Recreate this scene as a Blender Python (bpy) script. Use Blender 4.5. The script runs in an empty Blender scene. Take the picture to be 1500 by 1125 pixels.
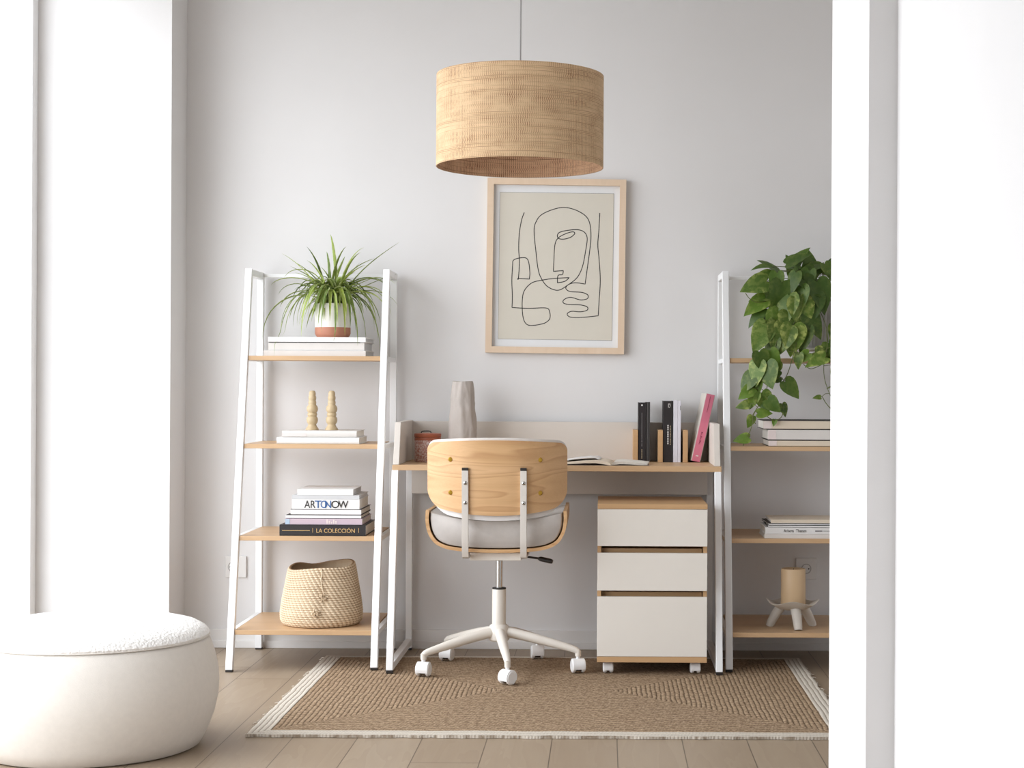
import bpy, bmesh, math, random
from mathutils import Vector, Matrix, Euler, noise
S = bpy.context.scene
COL = S.collection
R = math.radians
PI = math.pi

# ------------------------------------------------------------------ camera
cam = bpy.data.cameras.new('camera')
cam.sensor_width = 36.0
cam.lens = 36.0 * 2450 / 1500
cam.shift_x = -0.09
cam.clip_start = 0.05
co = bpy.data.objects.new('camera', cam)
COL.objects.link(co)
co.location = (0, -6.5, 1.03)
co.rotation_euler = (PI / 2, -0.0052, 0)
S.camera = co

# ------------------------------------------------------------------ world, daylight, exposure
S.view_settings.view_transform = 'Standard'
S.view_settings.look = 'None'
S.view_settings.gamma = 1.0
S.view_settings.use_curve_mapping = False
S.view_settings.exposure = 0.0
SKY = 6.4
w = bpy.data.worlds.new('overcast_sky')
S.world = w
w.use_nodes = True
nt = w.node_tree
bg = nt.nodes['Background']
tc = nt.nodes.new('ShaderNodeTexCoord')
sx = nt.nodes.new('ShaderNodeSeparateXYZ')
rp = nt.nodes.new('ShaderNodeValToRGB')
rp.color_ramp.elements[0].position = 0.47
rp.color_ramp.elements[0].color = (0.38, 0.39, 0.40, 1)
rp.color_ramp.elements[1].position = 0.53
rp.color_ramp.elements[1].color = (0.90, 0.945, 1.0, 1)
mp = nt.nodes.new('ShaderNodeMapRange')
mp.inputs['From Min'].default_value = -1
nt.links.new(tc.outputs['Generated'], sx.inputs[0])
nt.links.new(sx.outputs['Z'], mp.inputs['Value'])
nt.links.new(mp.outputs[0], rp.inputs[0])
nt.links.new(rp.outputs[0], bg.inputs['Color'])
bg.inputs['Strength'].default_value = SKY

WX = -1.627            # inner face of the window wall
WT = 0.55              # its thickness
WY0, WY1 = -4.7, -0.23  # the window opening
WH = 2.7
CEIL = 3.1
pl = bpy.data.lights.new('window_portal', 'AREA')
pl.shape = 'RECTANGLE'
pl.size = WH
pl.size_y = WY1 - WY0
pl.cycles.is_portal = True
po = bpy.data.objects.new('window_portal', pl)
COL.objects.link(po)
po.location = (WX - WT - 0.06, (WY0 + WY1) / 2, WH / 2)
po.rotation_euler = (0, -PI / 2, 0)

# ------------------------------------------------------------------ materials
def lin(c):
    return tuple(((v / 255) / 12.92 if v / 255 <= 0.04045 else ((v / 255 + 0.055) / 1.055) ** 2.4) for v in c) + (1.0,)

class N:
    """small node-graph helper"""
    def __init__(s, name):
        s.m = bpy.data.materials.new(name)
        s.m.use_nodes = True
        s.t = s.m.node_tree
        s.b = s.t.nodes['Principled BSDF']
    def n(s, kind, **kw):
        x = s.t.nodes.new('ShaderNode' + kind)
        for k, v in kw.items():
            if hasattr(x, k): setattr(x, k, v)
            else: x.inputs[k.replace('_', ' ')].default_value = v
        return x
    def l(s, a, b): s.t.links.new(a, b)
    def math(s, op, a, b=None, c=None):
        x = s.t.nodes.new('ShaderNodeMath'); x.operation = op
        for i, v in enumerate((a, b, c)):
            if v is None: continue
            if isinstance(v, (int, float)): x.inputs[i].default_value = v
            else: s.l(v, x.inputs[i])
        return x.outputs[0]
    def coords(s, scale=(1, 1, 1), loc=(0, 0, 0), out='Object'):
        tc = s.n('TexCoord'); mp = s.n('Mapping')
        mp.inputs['Scale'].default_value = scale; mp.inputs['Location'].default_value = loc
        s.l(tc.outputs[out], mp.inputs['Vector'])
        return mp.outputs['Vector']
    def noise(s, vec, scale, detail=3, rough=0.55, dist=0.0):
        x = s.n('TexNoise'); x.inputs['Scale'].default_value = scale; x.inputs['Detail'].default_value = detail
        x.inputs['Roughness'].default_value = rough; x.inputs['Distortion'].default_value = dist
        s.l(vec, x.inputs['Vector'])
        return x.outputs['Fac']
    def ramp(s, fac, stops, interp='LINEAR'):
        x = s.n('ValToRGB'); cr = x.color_ramp; cr.interpolation = interp
        while len(cr.elements) < len(stops): cr.elements.new(0.5)
        for e, (p, c) in zip(cr.elements, stops):
            e.position = p; e.color = c if len(c) == 4 else lin(c)
        s.l(fac, x.inputs[0])
        return x.outputs[0]
    def mix(s, fac, a, b, kind='MIX'):
        x = s.n('Mix', data_type='RGBA', blend_type=kind)
        for sock, v in ((x.inputs[0], fac), (x.inputs[6], a), (x.inputs[7], b)):
            if isinstance(v, (int, float)): sock.default_value = v
            elif isinstance(v, tuple): sock.default_value = v if len(v) == 4 else lin(v)
            else: s.l(v, sock)
        return x.outputs[2]
    def bump(s, h, strength=0.3, dist=0.002):
        x = s.n('Bump'); x.inputs['Strength'].default_value = strength; x.inputs['Distance'].default_value = dist
        s.l(h, x.inputs['Height']); s.l(x.outputs[0], s.b.inputs['Normal'])
    def done(s, col=None, rough=0.5, metal=0.0, spec=None):
        if col is not None:
            if isinstance(col, tuple): s.b.inputs['Base Color'].default_value = col if len(col) == 4 else lin(col)
            else: s.l(col, s.b.inputs['Base Color'])
        s.b.inputs['Roughness'].default_value = rough
        s.b.inputs['Metallic'].default_value = metal
        if spec is not None: s.b.inputs['Specular IOR Level'].default_value = spec
        return s.m

def plain(name, c, rough=0.5, metal=0.0, var=0.04, scale=30, bump=0.0, bscale=200, spec=None):
    g = N(name)
    v = g.coords()
    n = g.noise(v, scale)
    c0 = lin(c)
    lo = tuple(max(0, x * (1 - var)) for x in c0[:3]) + (1,)
    hi = tuple(min(1, x * (1 + var)) for x in c0[:3]) + (1,)
    col = g.ramp(n, [(0.3, lo), (0.7, hi)])
    if bump: g.bump(g.noise(v, bscale, 2), bump, 0.002)
    return g.done(col, rough, metal, spec)

def wood(name, c1, c2, c3, stretch, freq=7, amount=0.35, rough=0.5, fine=(6, 220, 220)):
    g = N(name)
    v = g.coords(stretch)
    a = g.noise(v, 1.0, 2, 0.5, 0.25)
    ring = g.math('FRACT', g.math('MULTIPLY', a, freq))
    ring = g.ramp(ring, [(0.0, (0, 0, 0, 1)), (0.55, (.35, .35, .35, 1)), (0.88, (1, 1, 1, 1)), (1.0, (0, 0, 0, 1))])
    base = g.ramp(a, [(0.3, c1), (0.7, c2)])
    col = g.mix(g.math('MULTIPLY', ring, amount), base, c3)
    f = g.noise(g.coords(fine), 1.0, 3, 0.6)
    col = g.mix(g.math('MULTIPLY', f, 0.35), col, c3)
    g.bump(f, 0.05, 0.001)
    return g.done(col, rough, spec=0.35)

M = {}
M['wall'] = plain('wall_paint', (226, 224, 223), 0.75, var=0.012, scale=3, bump=0.03, bscale=350, spec=0.25)
M['wall_dark'] = plain('low_bounce_wall_paint', (120, 110, 102), 0.8, var=0.012, scale=3)  # for the unseen rear wall, darkened so it bounces less light
M['ceiling'] = plain('ceiling_paint', (222, 221, 220), 0.9, var=0.01, scale=2)
M['trim'] = plain('trim_paint', (228, 225, 222), 0.5, var=0.01, scale=3)
M['white_metal'] = plain('white_powder_coat', (240, 240, 240), 0.42, var=0.012, scale=20)
M['cream_metal'] = plain('cream_powder_coat', (226, 219, 209), 0.38, var=0.012, scale=20)
M['white_plastic'] = plain('white_plastic', (240, 239, 238), 0.35, var=0.01)
M['greige'] = plain('greige_laminate', (217, 209, 200), 0.5, var=0.012, scale=10)
M['drawer'] = plain('cream_laminate', (232, 226, 217), 0.5, var=0.01, scale=10)
M['black'] = plain('black_plastic', (38, 33, 30), 0.5, var=0.08)
M['slot'] = plain('dark_recess', (70, 58, 50), 0.7, var=0.05)
M['chrome'] = plain('brushed_steel', (200, 198, 195), 0.22, 1.0, var=0.03)
M['nickel'] = plain('satin_nickel', (228, 223, 217), 0.36, 0.25, var=0.02)
M['brass'] = plain('brass', (186, 148, 52), 0.4, 0.6, var=0.06)
M['oak'] = wood('oak_board', (210, 177, 140), (201, 166, 127), (180, 143, 104), (1.2, 9, 9), 5, 0.22, 0.42)
M['oak_edge'] = wood('oak_edge', (208, 171, 129), (199, 160, 117), (182, 143, 100), (1.5, 14, 14), 4, 0.2, 0.45)
M['ply'] = wood('bent_plywood', (224, 186, 142), (214, 174, 127), (166, 118, 74), (1.0, 2.2, 9.0), 13, 0.45, 0.38, (5, 160, 260))
M['candlestick'] = wood('turned_beech', (204, 184, 150), (196, 174, 138), (178, 154, 118), (30, 30, 8), 4, 0.2, 0.5)
M['frame_wood'] = wood('ash_frame', (232, 210, 187), (224, 199, 173), (208, 182, 153), (14, 14, 3), 4, 0.22, 0.45)
M['mat_board'] = plain('mat_board', (226, 227, 228), 0.85, var=0.01)
M['paper_print'] = plain('cream_print_paper', (212, 206, 193), 0.85, var=0.015, scale=12)
M['ink'] = plain('black_ink', (38, 35, 33), 0.7, var=0.05)
M['fabric'] = plain('pale_upholstery', (222, 219, 216), 0.9, var=0.03, scale=60, bump=0.25, bscale=900, spec=0.2)
M['seat_fabric_shaded'] = plain('pale_upholstery_shaded', (196, 190, 185), 0.9, var=0.03, scale=60, bump=0.25, bscale=900, spec=0.2)  # the pale upholstery again, darkened for the shade behind the backrest
M['vase'] = plain('pale_clay', (190, 181, 174), 0.85, var=0.05, scale=18, bump=0.25, bscale=70, spec=0.2)
M['copper'] = plain('terracotta_glaze', (168, 92, 64), 0.4, var=0.08, scale=25)
M['terracotta'] = plain('terracotta', (188, 128, 104), 0.65, var=0.05, scale=30)
M['pot_white'] = plain('white_ceramic', (236, 232, 224), 0.45, var=0.012)
M['pot_grey'] = plain('pale_grey_ceramic', (190, 186, 182), 0.5, var=0.03)
M['soil'] = plain('potting_soil', (60, 44, 34), 0.95, var=0.35, scale=120, bump=0.6, bscale=160)
M['stem'] = plain('vine_stem', (96, 104, 52), 0.6, var=0.2, scale=40)
M['candle'] = plain('candle_wax', (214, 184, 146), 0.5, var=0.02, scale=10)
M['dish'] = plain('pale_stoneware', (206, 199, 189), 0.5, var=0.03, scale=40)
M['pages'] = plain('page_block', (226, 220, 210), 0.9, var=0.05, scale=90)
M['cord'] = plain('clear_grey_cord', (150, 147, 145), 0.4)
M['socket'] = plain('socket_plastic', (226, 224, 222), 0.4, var=0.005)
M['socket_well'] = plain('socket_well', (176, 172, 170), 0.5, var=0.01)
for k, c, r in (('b_white', (229, 227, 225), .5), ('b_offwhite', (218, 213, 208), .6), ('b_grey', (202, 202, 203), .55),
                ('b_black', (36, 31, 32), .5), ('grey_brown', (104, 90, 78), .6), ('b_dark', (58, 56, 55), .4), ('b_mauve', (196, 176, 186), .55),
                ('b_pink', (214, 120, 142), .5), ('b_cream', (220, 206, 186), .6), ('b_lilac', (222, 220, 228), .5),
                ('b_edge', (40, 34, 32), .6), ('b_blush', (226, 212, 208), .6), ('b_blue', (170, 188, 206), .5),
                ('gold', (206, 170, 112), .5), ('blue_ink', (44, 92, 150), .6), ('white_ink', (228, 226, 222), .6),
                ('beige_ink', (176, 158, 128), .6), ('rose_ink', (150, 58, 84), .6), ('grey_ink', (120, 116, 116), .6)):
    M[k] = plain(k + '_finish', c, r, var=0.02)

def lampshade_mat(name, c_main, c_line, gaps):
    g = N(name)
    uv = g.coords((1, 1, 1), out='UV')
    sp = g.n('SeparateXYZ'); g.l(uv, sp.inputs[0])
    u, v = sp.outputs[0], sp.outputs[1]
    # irregular upright strands and cross threads
    wob = g.noise(g.coords((5, 9, 1), out='UV'), 3, 2)
    uu = g.math('ADD', g.math('MULTIPLY', u, 250), g.math('MULTIPLY', wob, 1.3))
    strand = g.math('ABSOLUTE', g.math('SUBTRACT', g.math('FRACT', uu), 0.5))
    sl = g.ramp(strand, [(0.0, (1, 1, 1, 1)), (0.17, (1, 1, 1, 1)), (0.24, (0, 0, 0, 1))])
    vv = g.math('ADD', g.math('MULTIPLY', v, 62), g.math('MULTIPLY', g.noise(g.coords((7, 3, 1), out='UV'), 2, 2), 1.6))
    thread = g.math('ABSOLUTE', g.math('SUBTRACT', g.math('FRACT', vv), 0.5))
    tl = g.ramp(thread, [(0.0, (1, 1, 1, 1)), (0.14, (1, 1, 1, 1)), (0.22, (0, 0, 0, 1))])
    m1 = g.ramp(g.noise(g.coords((6, 2.2, 1), out='UV'), 3.2, 5, 0.65), [(0.34, (0, 0, 0, 1)), (0.70, (1, 1, 1, 1))])
    m2 = g.ramp(g.noise(g.coords((1.2, 14, 1), out='UV'), 2.0, 5), [(0.48, (0, 0, 0, 1)), (0.60, (1, 1, 1, 1))])
    f = g.math('MAXIMUM', g.math('MULTIPLY', g.math('MULTIPLY', sl, m1), 0.78 * gaps), g.math('MULTIPLY', g.math('MULTIPLY', tl, m2), 0.6 * gaps))
    dots = g.math('MULTIPLY', g.math('MULTIPLY', sl, tl), g.math('MULTIPLY', m1, 1.0))
    f = g.math('MAXIMUM', f, dots)
    fine = g.math('MULTIPLY', g.math('ABSOLUTE', g.math('SINE', g.math('MULTIPLY', uu, 6.28))), 0.10)
    f = g.math('ADD', f, fine)
    tone = g.ramp(g.noise(g.coords((2, 30, 1), out='UV'), 2, 3), [(0.35, tuple(int(x * .95) for x in c_main)), (0.65, c_main)])
    col = g.mix(f, tone, c_line)
    g.bump(g.math('SUBTRACT', 1.0, f), 0.25, 0.0015)
    g.done(col, 0.8, spec=0.2)
    return g.m
M['raffia'] = lampshade_mat('woven_raffia', (225, 193, 154), (124, 82, 50), 1.0)
M['raffia_in'] = lampshade_mat('woven_raffia_lining', (220, 180, 146), (92, 56, 36), 1.3)

def leaf_mat(name, lo, hi, vein, rough=0.42):
    g = N(name)
    at = g.n('Attribute', attribute_name='tint')
    ed = g.n('Attribute', attribute_name='edge')
    base = g.ramp(at.outputs['Fac'], [(0.0, lo), (1.0, hi)])
    nn = g.noise(g.coords((1, 1, 1)), 55, 3)
    f = g.math('MULTIPLY', ed.outputs['Fac'], g.ramp(nn, [(0.44, (0.15, .15, .15, 1)), (0.60, (1, 1, 1, 1))]))
    col = g.mix(f, base, vein)
    g.done(col, rough, spec=0.4)
    g.b.inputs['Subsurface Weight'].default_value = 0.0
    # thin leaf: some of the light passes through
    tr = g.n('BsdfTranslucent'); g.l(col, tr.inputs['Color'])
    mx = g.n('MixShader'); mx.inputs[0].default_value = 0.2
    out = g.t.nodes['Material Output']
    g.l(g.b.outputs[0], mx.inputs[1]); g.l(tr.outputs[0], mx.inputs[2]); g.l(mx.outputs[0], out.inputs['Surface'])
    return g.m
M['spider_leaf'] = leaf_mat('spider_plant_leaf', (84, 110, 40), (164, 180, 80), (228, 232, 172))
M['pothos_leaf'] = leaf_mat('pothos_leaf', (44, 70, 20), (104, 138, 42), (192, 200, 112), 0.46)

def floor_mat():
    g = N('pale_oak_planks')
    v = g.coords((1, 1, 1))
    sp = g.n('SeparateXYZ'); g.l(v, sp.inputs[0])
    xs = g.math('DIVIDE', g.math('ADD', sp.outputs[0], 0.997 + 0.188 * 40), 0.188)
    idx = g.math('FLOOR', xs)
    fx = g.math('FRACT', xs)
    wn = g.n('TexWhiteNoise', noise_dimensions='1D'); g.l(idx, wn.inputs['W'])
    ys = g.math('DIVIDE', g.math('ADD', sp.outputs[1], g.math('MULTIPLY', wn.outputs['Value'], 1.9)), 1.9)
    iy = g.math('FLOOR', ys); fy = g.math('FRACT', ys)
    wn2 = g.n('TexWhiteNoise', noise_dimensions='2D')
    cb = g.n('CombineXYZ'); g.l(idx, cb.inputs[0]); g.l(iy, cb.inputs[1]); g.l(cb.outputs[0], wn2.inputs['Vector'])
    sx = g.math('LESS_THAN', g.math('MINIMUM', fx, g.math('SUBTRACT', 1.0, fx)), 0.008)
    sy = g.math('LESS_THAN', g.math('MINIMUM', fy, g.math('SUBTRACT', 1.0, fy)), 0.0012)
    seam = g.math('MAXIMUM', sx, sy)
    off = g.n('CombineXYZ'); g.l(g.math('MULTIPLY', wn2.outputs['Value'], 20.0), off.inputs[1])
    va = g.n('VectorMath', operation='ADD'); g.l(g.coords((9, 0.8, 1)), va.inputs[0]); g.l(off.outputs[0], va.inputs[1])
    a = g.noise(va.outputs[0], 1.0, 3, 0.5, 0.5)
    ring = g.math('FRACT', g.math('MULTIPLY', a, 7))
    f = g.noise(g.coords((140, 5, 1)), 1.0, 3)
    col = g.mix(wn2.outputs['Value'], (154, 136, 115), (163, 146, 125))
    col = g.mix(g.math('MULTIPLY', ring, 0.22), col, (134, 113, 93))
    col = g.mix(g.math('MULTIPLY', f, 0.18), col, (118, 101, 86))
    col = g.mix(g.math('MULTIPLY', seam, 0.75), col, (74, 62, 52))
    g.bump(g.math('SUBTRACT', 1.0, seam), 0.3, 0.001)
    g.done(col, 0.42, spec=0.35)
    return g.m
M['floor'] = floor_mat()

RX0, RX1, RY0, RY1 = -1.035, 0.735, -1.65, -0.245   # rug
def rug_mat(name, centre):
    g = N(name)
    sp = g.n('SeparateXYZ'); tcn = g.n('TexCoord'); g.l(tcn.outputs['Object'], sp.inputs[0])
    hx, hy = (RX1 - RX0) / 2, (RY1 - RY0) / 2
    wob = g.math('MULTIPLY', g.math('SUBTRACT', g.noise(tcn.outputs['Object'], 9, 2), 0.5), 0.012)
    dx = g.math('SUBTRACT', hx, g.math('ABSOLUTE', sp.outputs[0]))
    dy = g.math('SUBTRACT', hy, g.math('ABSOLUTE', sp.outputs[1]))
    d = g.math('ADD', g.math('MINIMUM', dx, dy), wob)
    side = g.math('LESS_THAN', dx, dy)                      # 1 on the two short sides
    along = g.math('ADD', g.math('MULTIPLY', side, sp.outputs[1]),
                   g.math('MULTIPLY', g.math('SUBTRACT', 1.0, side), sp.outputs[0]))
    row = g.math('DIVIDE', d, 0.0155)
    ri = g.math('FLOOR', row); rf = g.math('FRACT', row)
    ridge = g.math('SINE', g.math('MULTIPLY', rf, PI))
    tw = g.math('ADD', g.math('MULTIPLY', along, 320), g.math('MULTIPLY', ri, 2.4))
    tw = g.math('ADD', tw, g.math('MULTIPLY', rf, 5.0))
    knot = g.math('ABSOLUTE', g.math('SINE', tw))
    h = g.math('MULTIPLY', g.math('POWER', ridge, 0.6), g.math('ADD', 0.45, g.math('MULTIPLY', knot, 0.55)))
    n1 = g.noise(tcn.outputs['Object'], 120, 3)
    h = g.math('ADD', h, g.math('MULTIPLY', n1, 0.5))
    if centre:
        pale = g.mix(g.noise(tcn.outputs['Object'], 45, 3), (172, 145, 116), (192, 167, 138))
        col = g.mix(g.ramp(h, [(0.30, (1, 1, 1, 1)), (0.95, (0, 0, 0, 1))]), pale, (70, 50, 36))
        stretch = g.coords((60, 60, 1))
        sp1 = g.ramp(g.noise(stretch, 1.0, 4, 0.7), [(0.42, (0, 0, 0, 1)), (0.60, (1, 1, 1, 1))])
        col = g.mix(g.math('MULTIPLY', sp1, 0.55), col, (84, 60, 42))
        sp2 = g.ramp(g.noise(g.coords((95, 95, 1), (3, 7, 0)), 1.0, 4, 0.7), [(0.52, (0, 0, 0, 1)), (0.66, (1, 1, 1, 1))])
        col = g.mix(g.math('MULTIPLY', sp2, 0.55), col, (214, 190, 160))
    else:
        pale = g.mix(n1, (206, 196, 182), (220, 212, 200))
        col = g.mix(g.ramp(h, [(0.3, (1, 1, 1, 1)), (0.85, (0, 0, 0, 1))]), pale, (150, 134, 116))
    g.bump(h, 0.8, 0.004)
    return g.done(col, 0.95, spec=0.1)
M['jute'] = rug_mat('braided_jute', True)
M['cotton'] = rug_mat('braided_cotton_border', False)

def basket_mat():
    g = N('woven_seagrass')
    at = g.n('Attribute', attribute_name='tint')
    nn = g.noise(g.coords((1, 1, 1)), 130, 3)
    a = g.mix(nn, (220, 198, 168), (238, 222, 196))
    col = g.mix(g.math('MULTIPLY', at.outputs['Fac'], 0.85), a, (140, 106, 72))
    g.bump(nn, 0.4, 0.002)
    return g.done(col, 0.85, spec=0.15)
M['seagrass'] = basket_mat()

def boucle_mat():
    g = N('white_boucle')
    v = g.coords()
    vo = g.n('TexVoronoi', feature='SMOOTH_F1'); vo.inputs['Scale'].default_value = 150; g.l(v, vo.inputs['Vector'])
    n = g.noise(v, 80, 3)
    h = g.math('ADD', g.math('SUBTRACT', 1.0, vo.outputs['Distance']), g.math('MULTIPLY', n, 0.7))
    g.bump(h, 0.55, 0.005)
    return g.done(g.mix(n, (228, 224, 219), (240, 237, 233)), 0.95, spec=0.12)
M['boucle'] = boucle_mat()
M['pouf_side'] = plain('off_white_knit', (226, 220, 212), 0.92, var=0.02, scale=60, bump=0.18, bscale=500, spec=0.12)

def embossed_mat():
    g = N('embossed_pink_glaze')
    v = g.coords((1, 1, 1))
    n = g.noise(v, 150, 3, 0.6, 0.6)
    f = g.ramp(n, [(0.45, (0, 0, 0, 1)), (0.56, (1, 1, 1, 1))])
    g.bump(f, 0.5, 0.002)
    return g.done(g.mix(f, (196, 138, 124), (230, 208, 202)), 0.35)
M['embossed'] = embossed_mat()

def glass_mat():
    m = bpy.data.materials.new('window_glass'); m.use_nodes = True
    t = m.node_tree; t.nodes.clear()
    o = t.nodes.new('ShaderNodeOutputMaterial'); mx = t.nodes.new('ShaderNodeMixShader')
    a = t.nodes.new('ShaderNodeBsdfTransparent'); b = t.nodes.new('ShaderNodeBsdfGlossy'); f = t.nodes.new('ShaderNodeMath'); lw = t.nodes.new('ShaderNodeLayerWeight')
    b.inputs['Roughness'].default_value = 0.02; f.operation = 'POWER'; f.inputs[1].default_value = 5.0; lw.inputs['Blend'].default_value = 0.5; t.links.new(lw.outputs['Facing'], f.inputs[0])
    t.links.new(f.outputs[0], mx.inputs[0]); t.links.new(a.outputs[0], mx.inputs[1]); t.links.new(b.outputs[0], mx.inputs[2])
    t.links.new(mx.outputs[0], o.inputs[0])
    return m
M['glass'] = glass_mat()

# ------------------------------------------------------------------ mesh helpers
ORG = {}
def new(): return bmesh.new()

def obj(name, bm, mats, parent=None, smooth=False, label=None, angle=40):
    """link a bmesh (built in world coordinates) as ONE object, its origin at the bottom centre"""
    if not isinstance(mats, (list, tuple)): mats = [mats]
    vs = [v.co for v in bm.verts]
    lo = Vector([min(v[i] for v in vs) for i in range(3)]); hi = Vector([max(v[i] for v in vs) for i in range(3)])
    c = Vector(((lo.x + hi.x) / 2, (lo.y + hi.y) / 2, lo.z))
    bmesh.ops.translate(bm, verts=bm.verts, vec=-c)
    bmesh.ops.recalc_face_normals(bm, faces=bm.faces)
    me = bpy.data.meshes.new(name)
    if smooth:
        for f in bm.faces: f.smooth = True
        for e in bm.edges:
            if len(e.link_faces) == 2 and e.calc_face_angle(0) > R(angle): e.smooth = False
    bm.to_mesh(me); bm.free()
    for m in mats: me.materials.append(M[m] if isinstance(m, str) else m)
    o = bpy.data.objects.new(name, me); COL.objects.link(o)
    if parent is not None:
        o.parent = parent; o.location = c - ORG[parent]
    else: o.location = c
    ORG[o] = c
    if label: o['label'] = label
    return o

def tag(o, label, cat, group=None, kind=None):
    o['label'] = label; o['category'] = cat
    if group: o['group'] = group
    if kind: o['kind'] = kind
    return o

def thing(name, loc, label, cat, group=None):
    o = bpy.data.objects.new(name, None); COL.objects.link(o)
    o.location = loc; o.empty_display_size = 0.05
    ORG[o] = Vector(loc)
    return tag(o, label, cat, group)

def struct(name, bm, m, parent=None, smooth=False):
    o = obj(name, bm, m, parent, smooth)
    if parent is None: o['kind'] = 'structure'
    return o

def box(bm, x0, x1, y0, y1, z0, z1, bev=0.0, mi=0, seg=2, mtx=None):
    g = bmesh.ops.create_cube(bm, size=1.0)
    vs = g['verts']
    for v in vs:
        v.co = Vector((x0 + (v.co.x + .5) * (x1 - x0), y0 + (v.co.y + .5) * (y1 - y0), z0 + (v.co.z + .5) * (z1 - z0)))
    fs = list({f for v in vs for f in v.link_faces})
    for f in fs: f.material_index = mi
    allv = vs
    if bev > 0:
        es = list({e for v in vs for e in v.link_edges})
        r = bmesh.ops.bevel(bm, geom=es, offset=bev, segments=seg, affect='EDGES', profile=0.5)
        allv = list({v for f in r['faces'] for v in f.verts} | {v for v in vs if v.is_valid})
        for f in r['faces']: f.material_index = mi
    if mtx is not None:
        for v in allv: v.co = mtx @ v.co
    return allv

def bar(bm, a, b, wx, wy, bev=0.0015, up=None, mi=0):
    """square tube between two points; wx across, wy along the other side"""
    a, b = Vector(a), Vector(b); d = b - a; L = d.length; d.normalize()
    if up is None: up = Vector((1, 0, 0)) if abs(d.x) < 0.9 else Vector((0, 0, 1))
    x = (up - d * up.dot(d)).normalized(); y = d.cross(x)
    m = Matrix.Translation(a) @ Matrix((x, y, d)).transposed().to_4x4()
    box(bm, -wx / 2, wx / 2, -wy / 2, wy / 2, 0, L, bev, mi, mtx=m)

def tube(bm, pts, rad, n=10, caps=True, mi=0):
    """round tube along points; rad a number or a list"""
    pts = [Vector(p) for p in pts]
    rs = rad if isinstance(rad, (list, tuple)) else [rad] * len(pts)
    rings = []; prev = None
    for i, p in enumerate(pts):
        t = (pts[min(i + 1, len(pts) - 1)] - pts[max(i - 1, 0)]).normalized()
        if prev is None:
            ref = Vector((0, 0, 1)) if abs(t.z) < 0.9 else Vector((1, 0, 0))
            nx = (ref - t * ref.dot(t)).normalized()
        else: nx = (prev - t * prev.dot(t)).normalized()
        prev = nx; ny = t.cross(nx)
        rings.append([bm.verts.new(p + (nx * math.cos(2 * PI * k / n) + ny * math.sin(2 * PI * k / n)) * rs[i]) for k in range(n)])
    for a, b in zip(rings, rings[1:]):
        for k in range(n):
            f = bm.faces.new((a[k], a[(k + 1) % n], b[(k + 1) % n], b[k])); f.material_index = mi
    if caps:
        for r in (rings[0], rings[-1]):
            f = bm.faces.new(r); f.material_index = mi

def lathe(bm, prof, cx, cy, n=64, mi=0, rmod=None, closed=False):
    """turn (radius, z) pairs about a vertical axis; closes on the axis where radius is 0"""
    rings = []
    for (r, z) in prof:
        if r < 1e-6: rings.append([bm.verts.new((cx, cy, z))])
        else:
            rings.append([bm.verts.new((cx + (r if rmod is None else rmod(r, z, 2 * PI * k / n)) * math.cos(2 * PI * k / n),
                                        cy + (r if rmod is None else rmod(r, z, 2 * PI * k / n)) * math.sin(2 * PI * k / n), z)) for k in range(n)])
    pr = list(zip(rings, rings[1:])) + ([(rings[-1], rings[0])] if closed else [])
    for a, b in pr:
        for k in range(n):
            k2 = (k + 1) % n
            if len(a) == 1 and len(b) == 1: continue
            if len(a) == 1: f = bm.faces.new((a[0], b[k2], b[k]))
            elif len(b) == 1: f = bm.faces.new((a[k], a[k2], b[0]))
            else: f = bm.faces.new((a[k], a[k2], b[k2], b[k]))
            f.material_index = mi
    return rings

def cyl(bm, cx, cy, z0, z1, r, n=24, mi=0, bev=0.0):
    if bev: lathe(bm, [(0, z0), (r - bev, z0), (r, z0 + bev), (r, z1 - bev), (r - bev, z1), (0, z1)], cx, cy, n, mi)
    else: lathe(bm, [(0, z0), (r, z0), (r, z1), (0, z1)], cx, cy, n, mi)

def crom(pts, k=8):
    """smooth curve through points (a doubled point makes a corner)"""
    P = [Vector(p) for p in pts]; out = []
    for i in range(len(P) - 1):
        if (P[i + 1] - P[i]).length < 1e-9: continue
        p0 = P[max(i - 1, 0)]; p1 = P[i]; p2 = P[i + 1]; p3 = P[min(i + 2, len(P) - 1)]
        for j in range(k):
            t = j / k
            out.append(0.5 * ((2 * p1) + (p2 - p0) * t + (2 * p0 - 5 * p1 + 4 * p2 - p3) * t * t + (3 * p1 - p0 - 3 * p2 + p3) * t ** 3))
    out.append(P[-1])
    return out

def text(name, s, width, height, m, parent, mtx, depth=0.0004, label=None):
    """lettering as a thin mesh, fitted into width x height, left-bottom at the matrix origin, facing +z of the matrix"""
    cu = bpy.data.curves.new(name, 'FONT'); cu.body = s; cu.size = 1; cu.extrude = 0.002
    to = bpy.data.objects.new(name, cu); COL.objects.link(to)
    bpy.context.view_layer.update()
    me = bpy.data.meshes.new_from_object(to.evaluated_get(bpy.context.evaluated_depsgraph_get()))
    bpy.data.objects.remove(to); bpy.data.curves.remove(cu)
    bm = new(); bm.from_mesh(me); bpy.data.meshes.remove(me)
    xs = [v.co.x for v in bm.verts]; ys = [v.co.y for v in bm.verts]
    x0, x1, y0, y1 = min(xs), max(xs), min(ys), max(ys)
    for v in bm.verts:
        v.co = mtx @ Vector(((v.co.x - x0) / (x1 - x0) * width, (v.co.y - y0) / (y1 - y0) * height, (v.co.z + 0.002) / 0.004 * depth))
    return obj(name, bm, m, parent, label=label)

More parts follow.
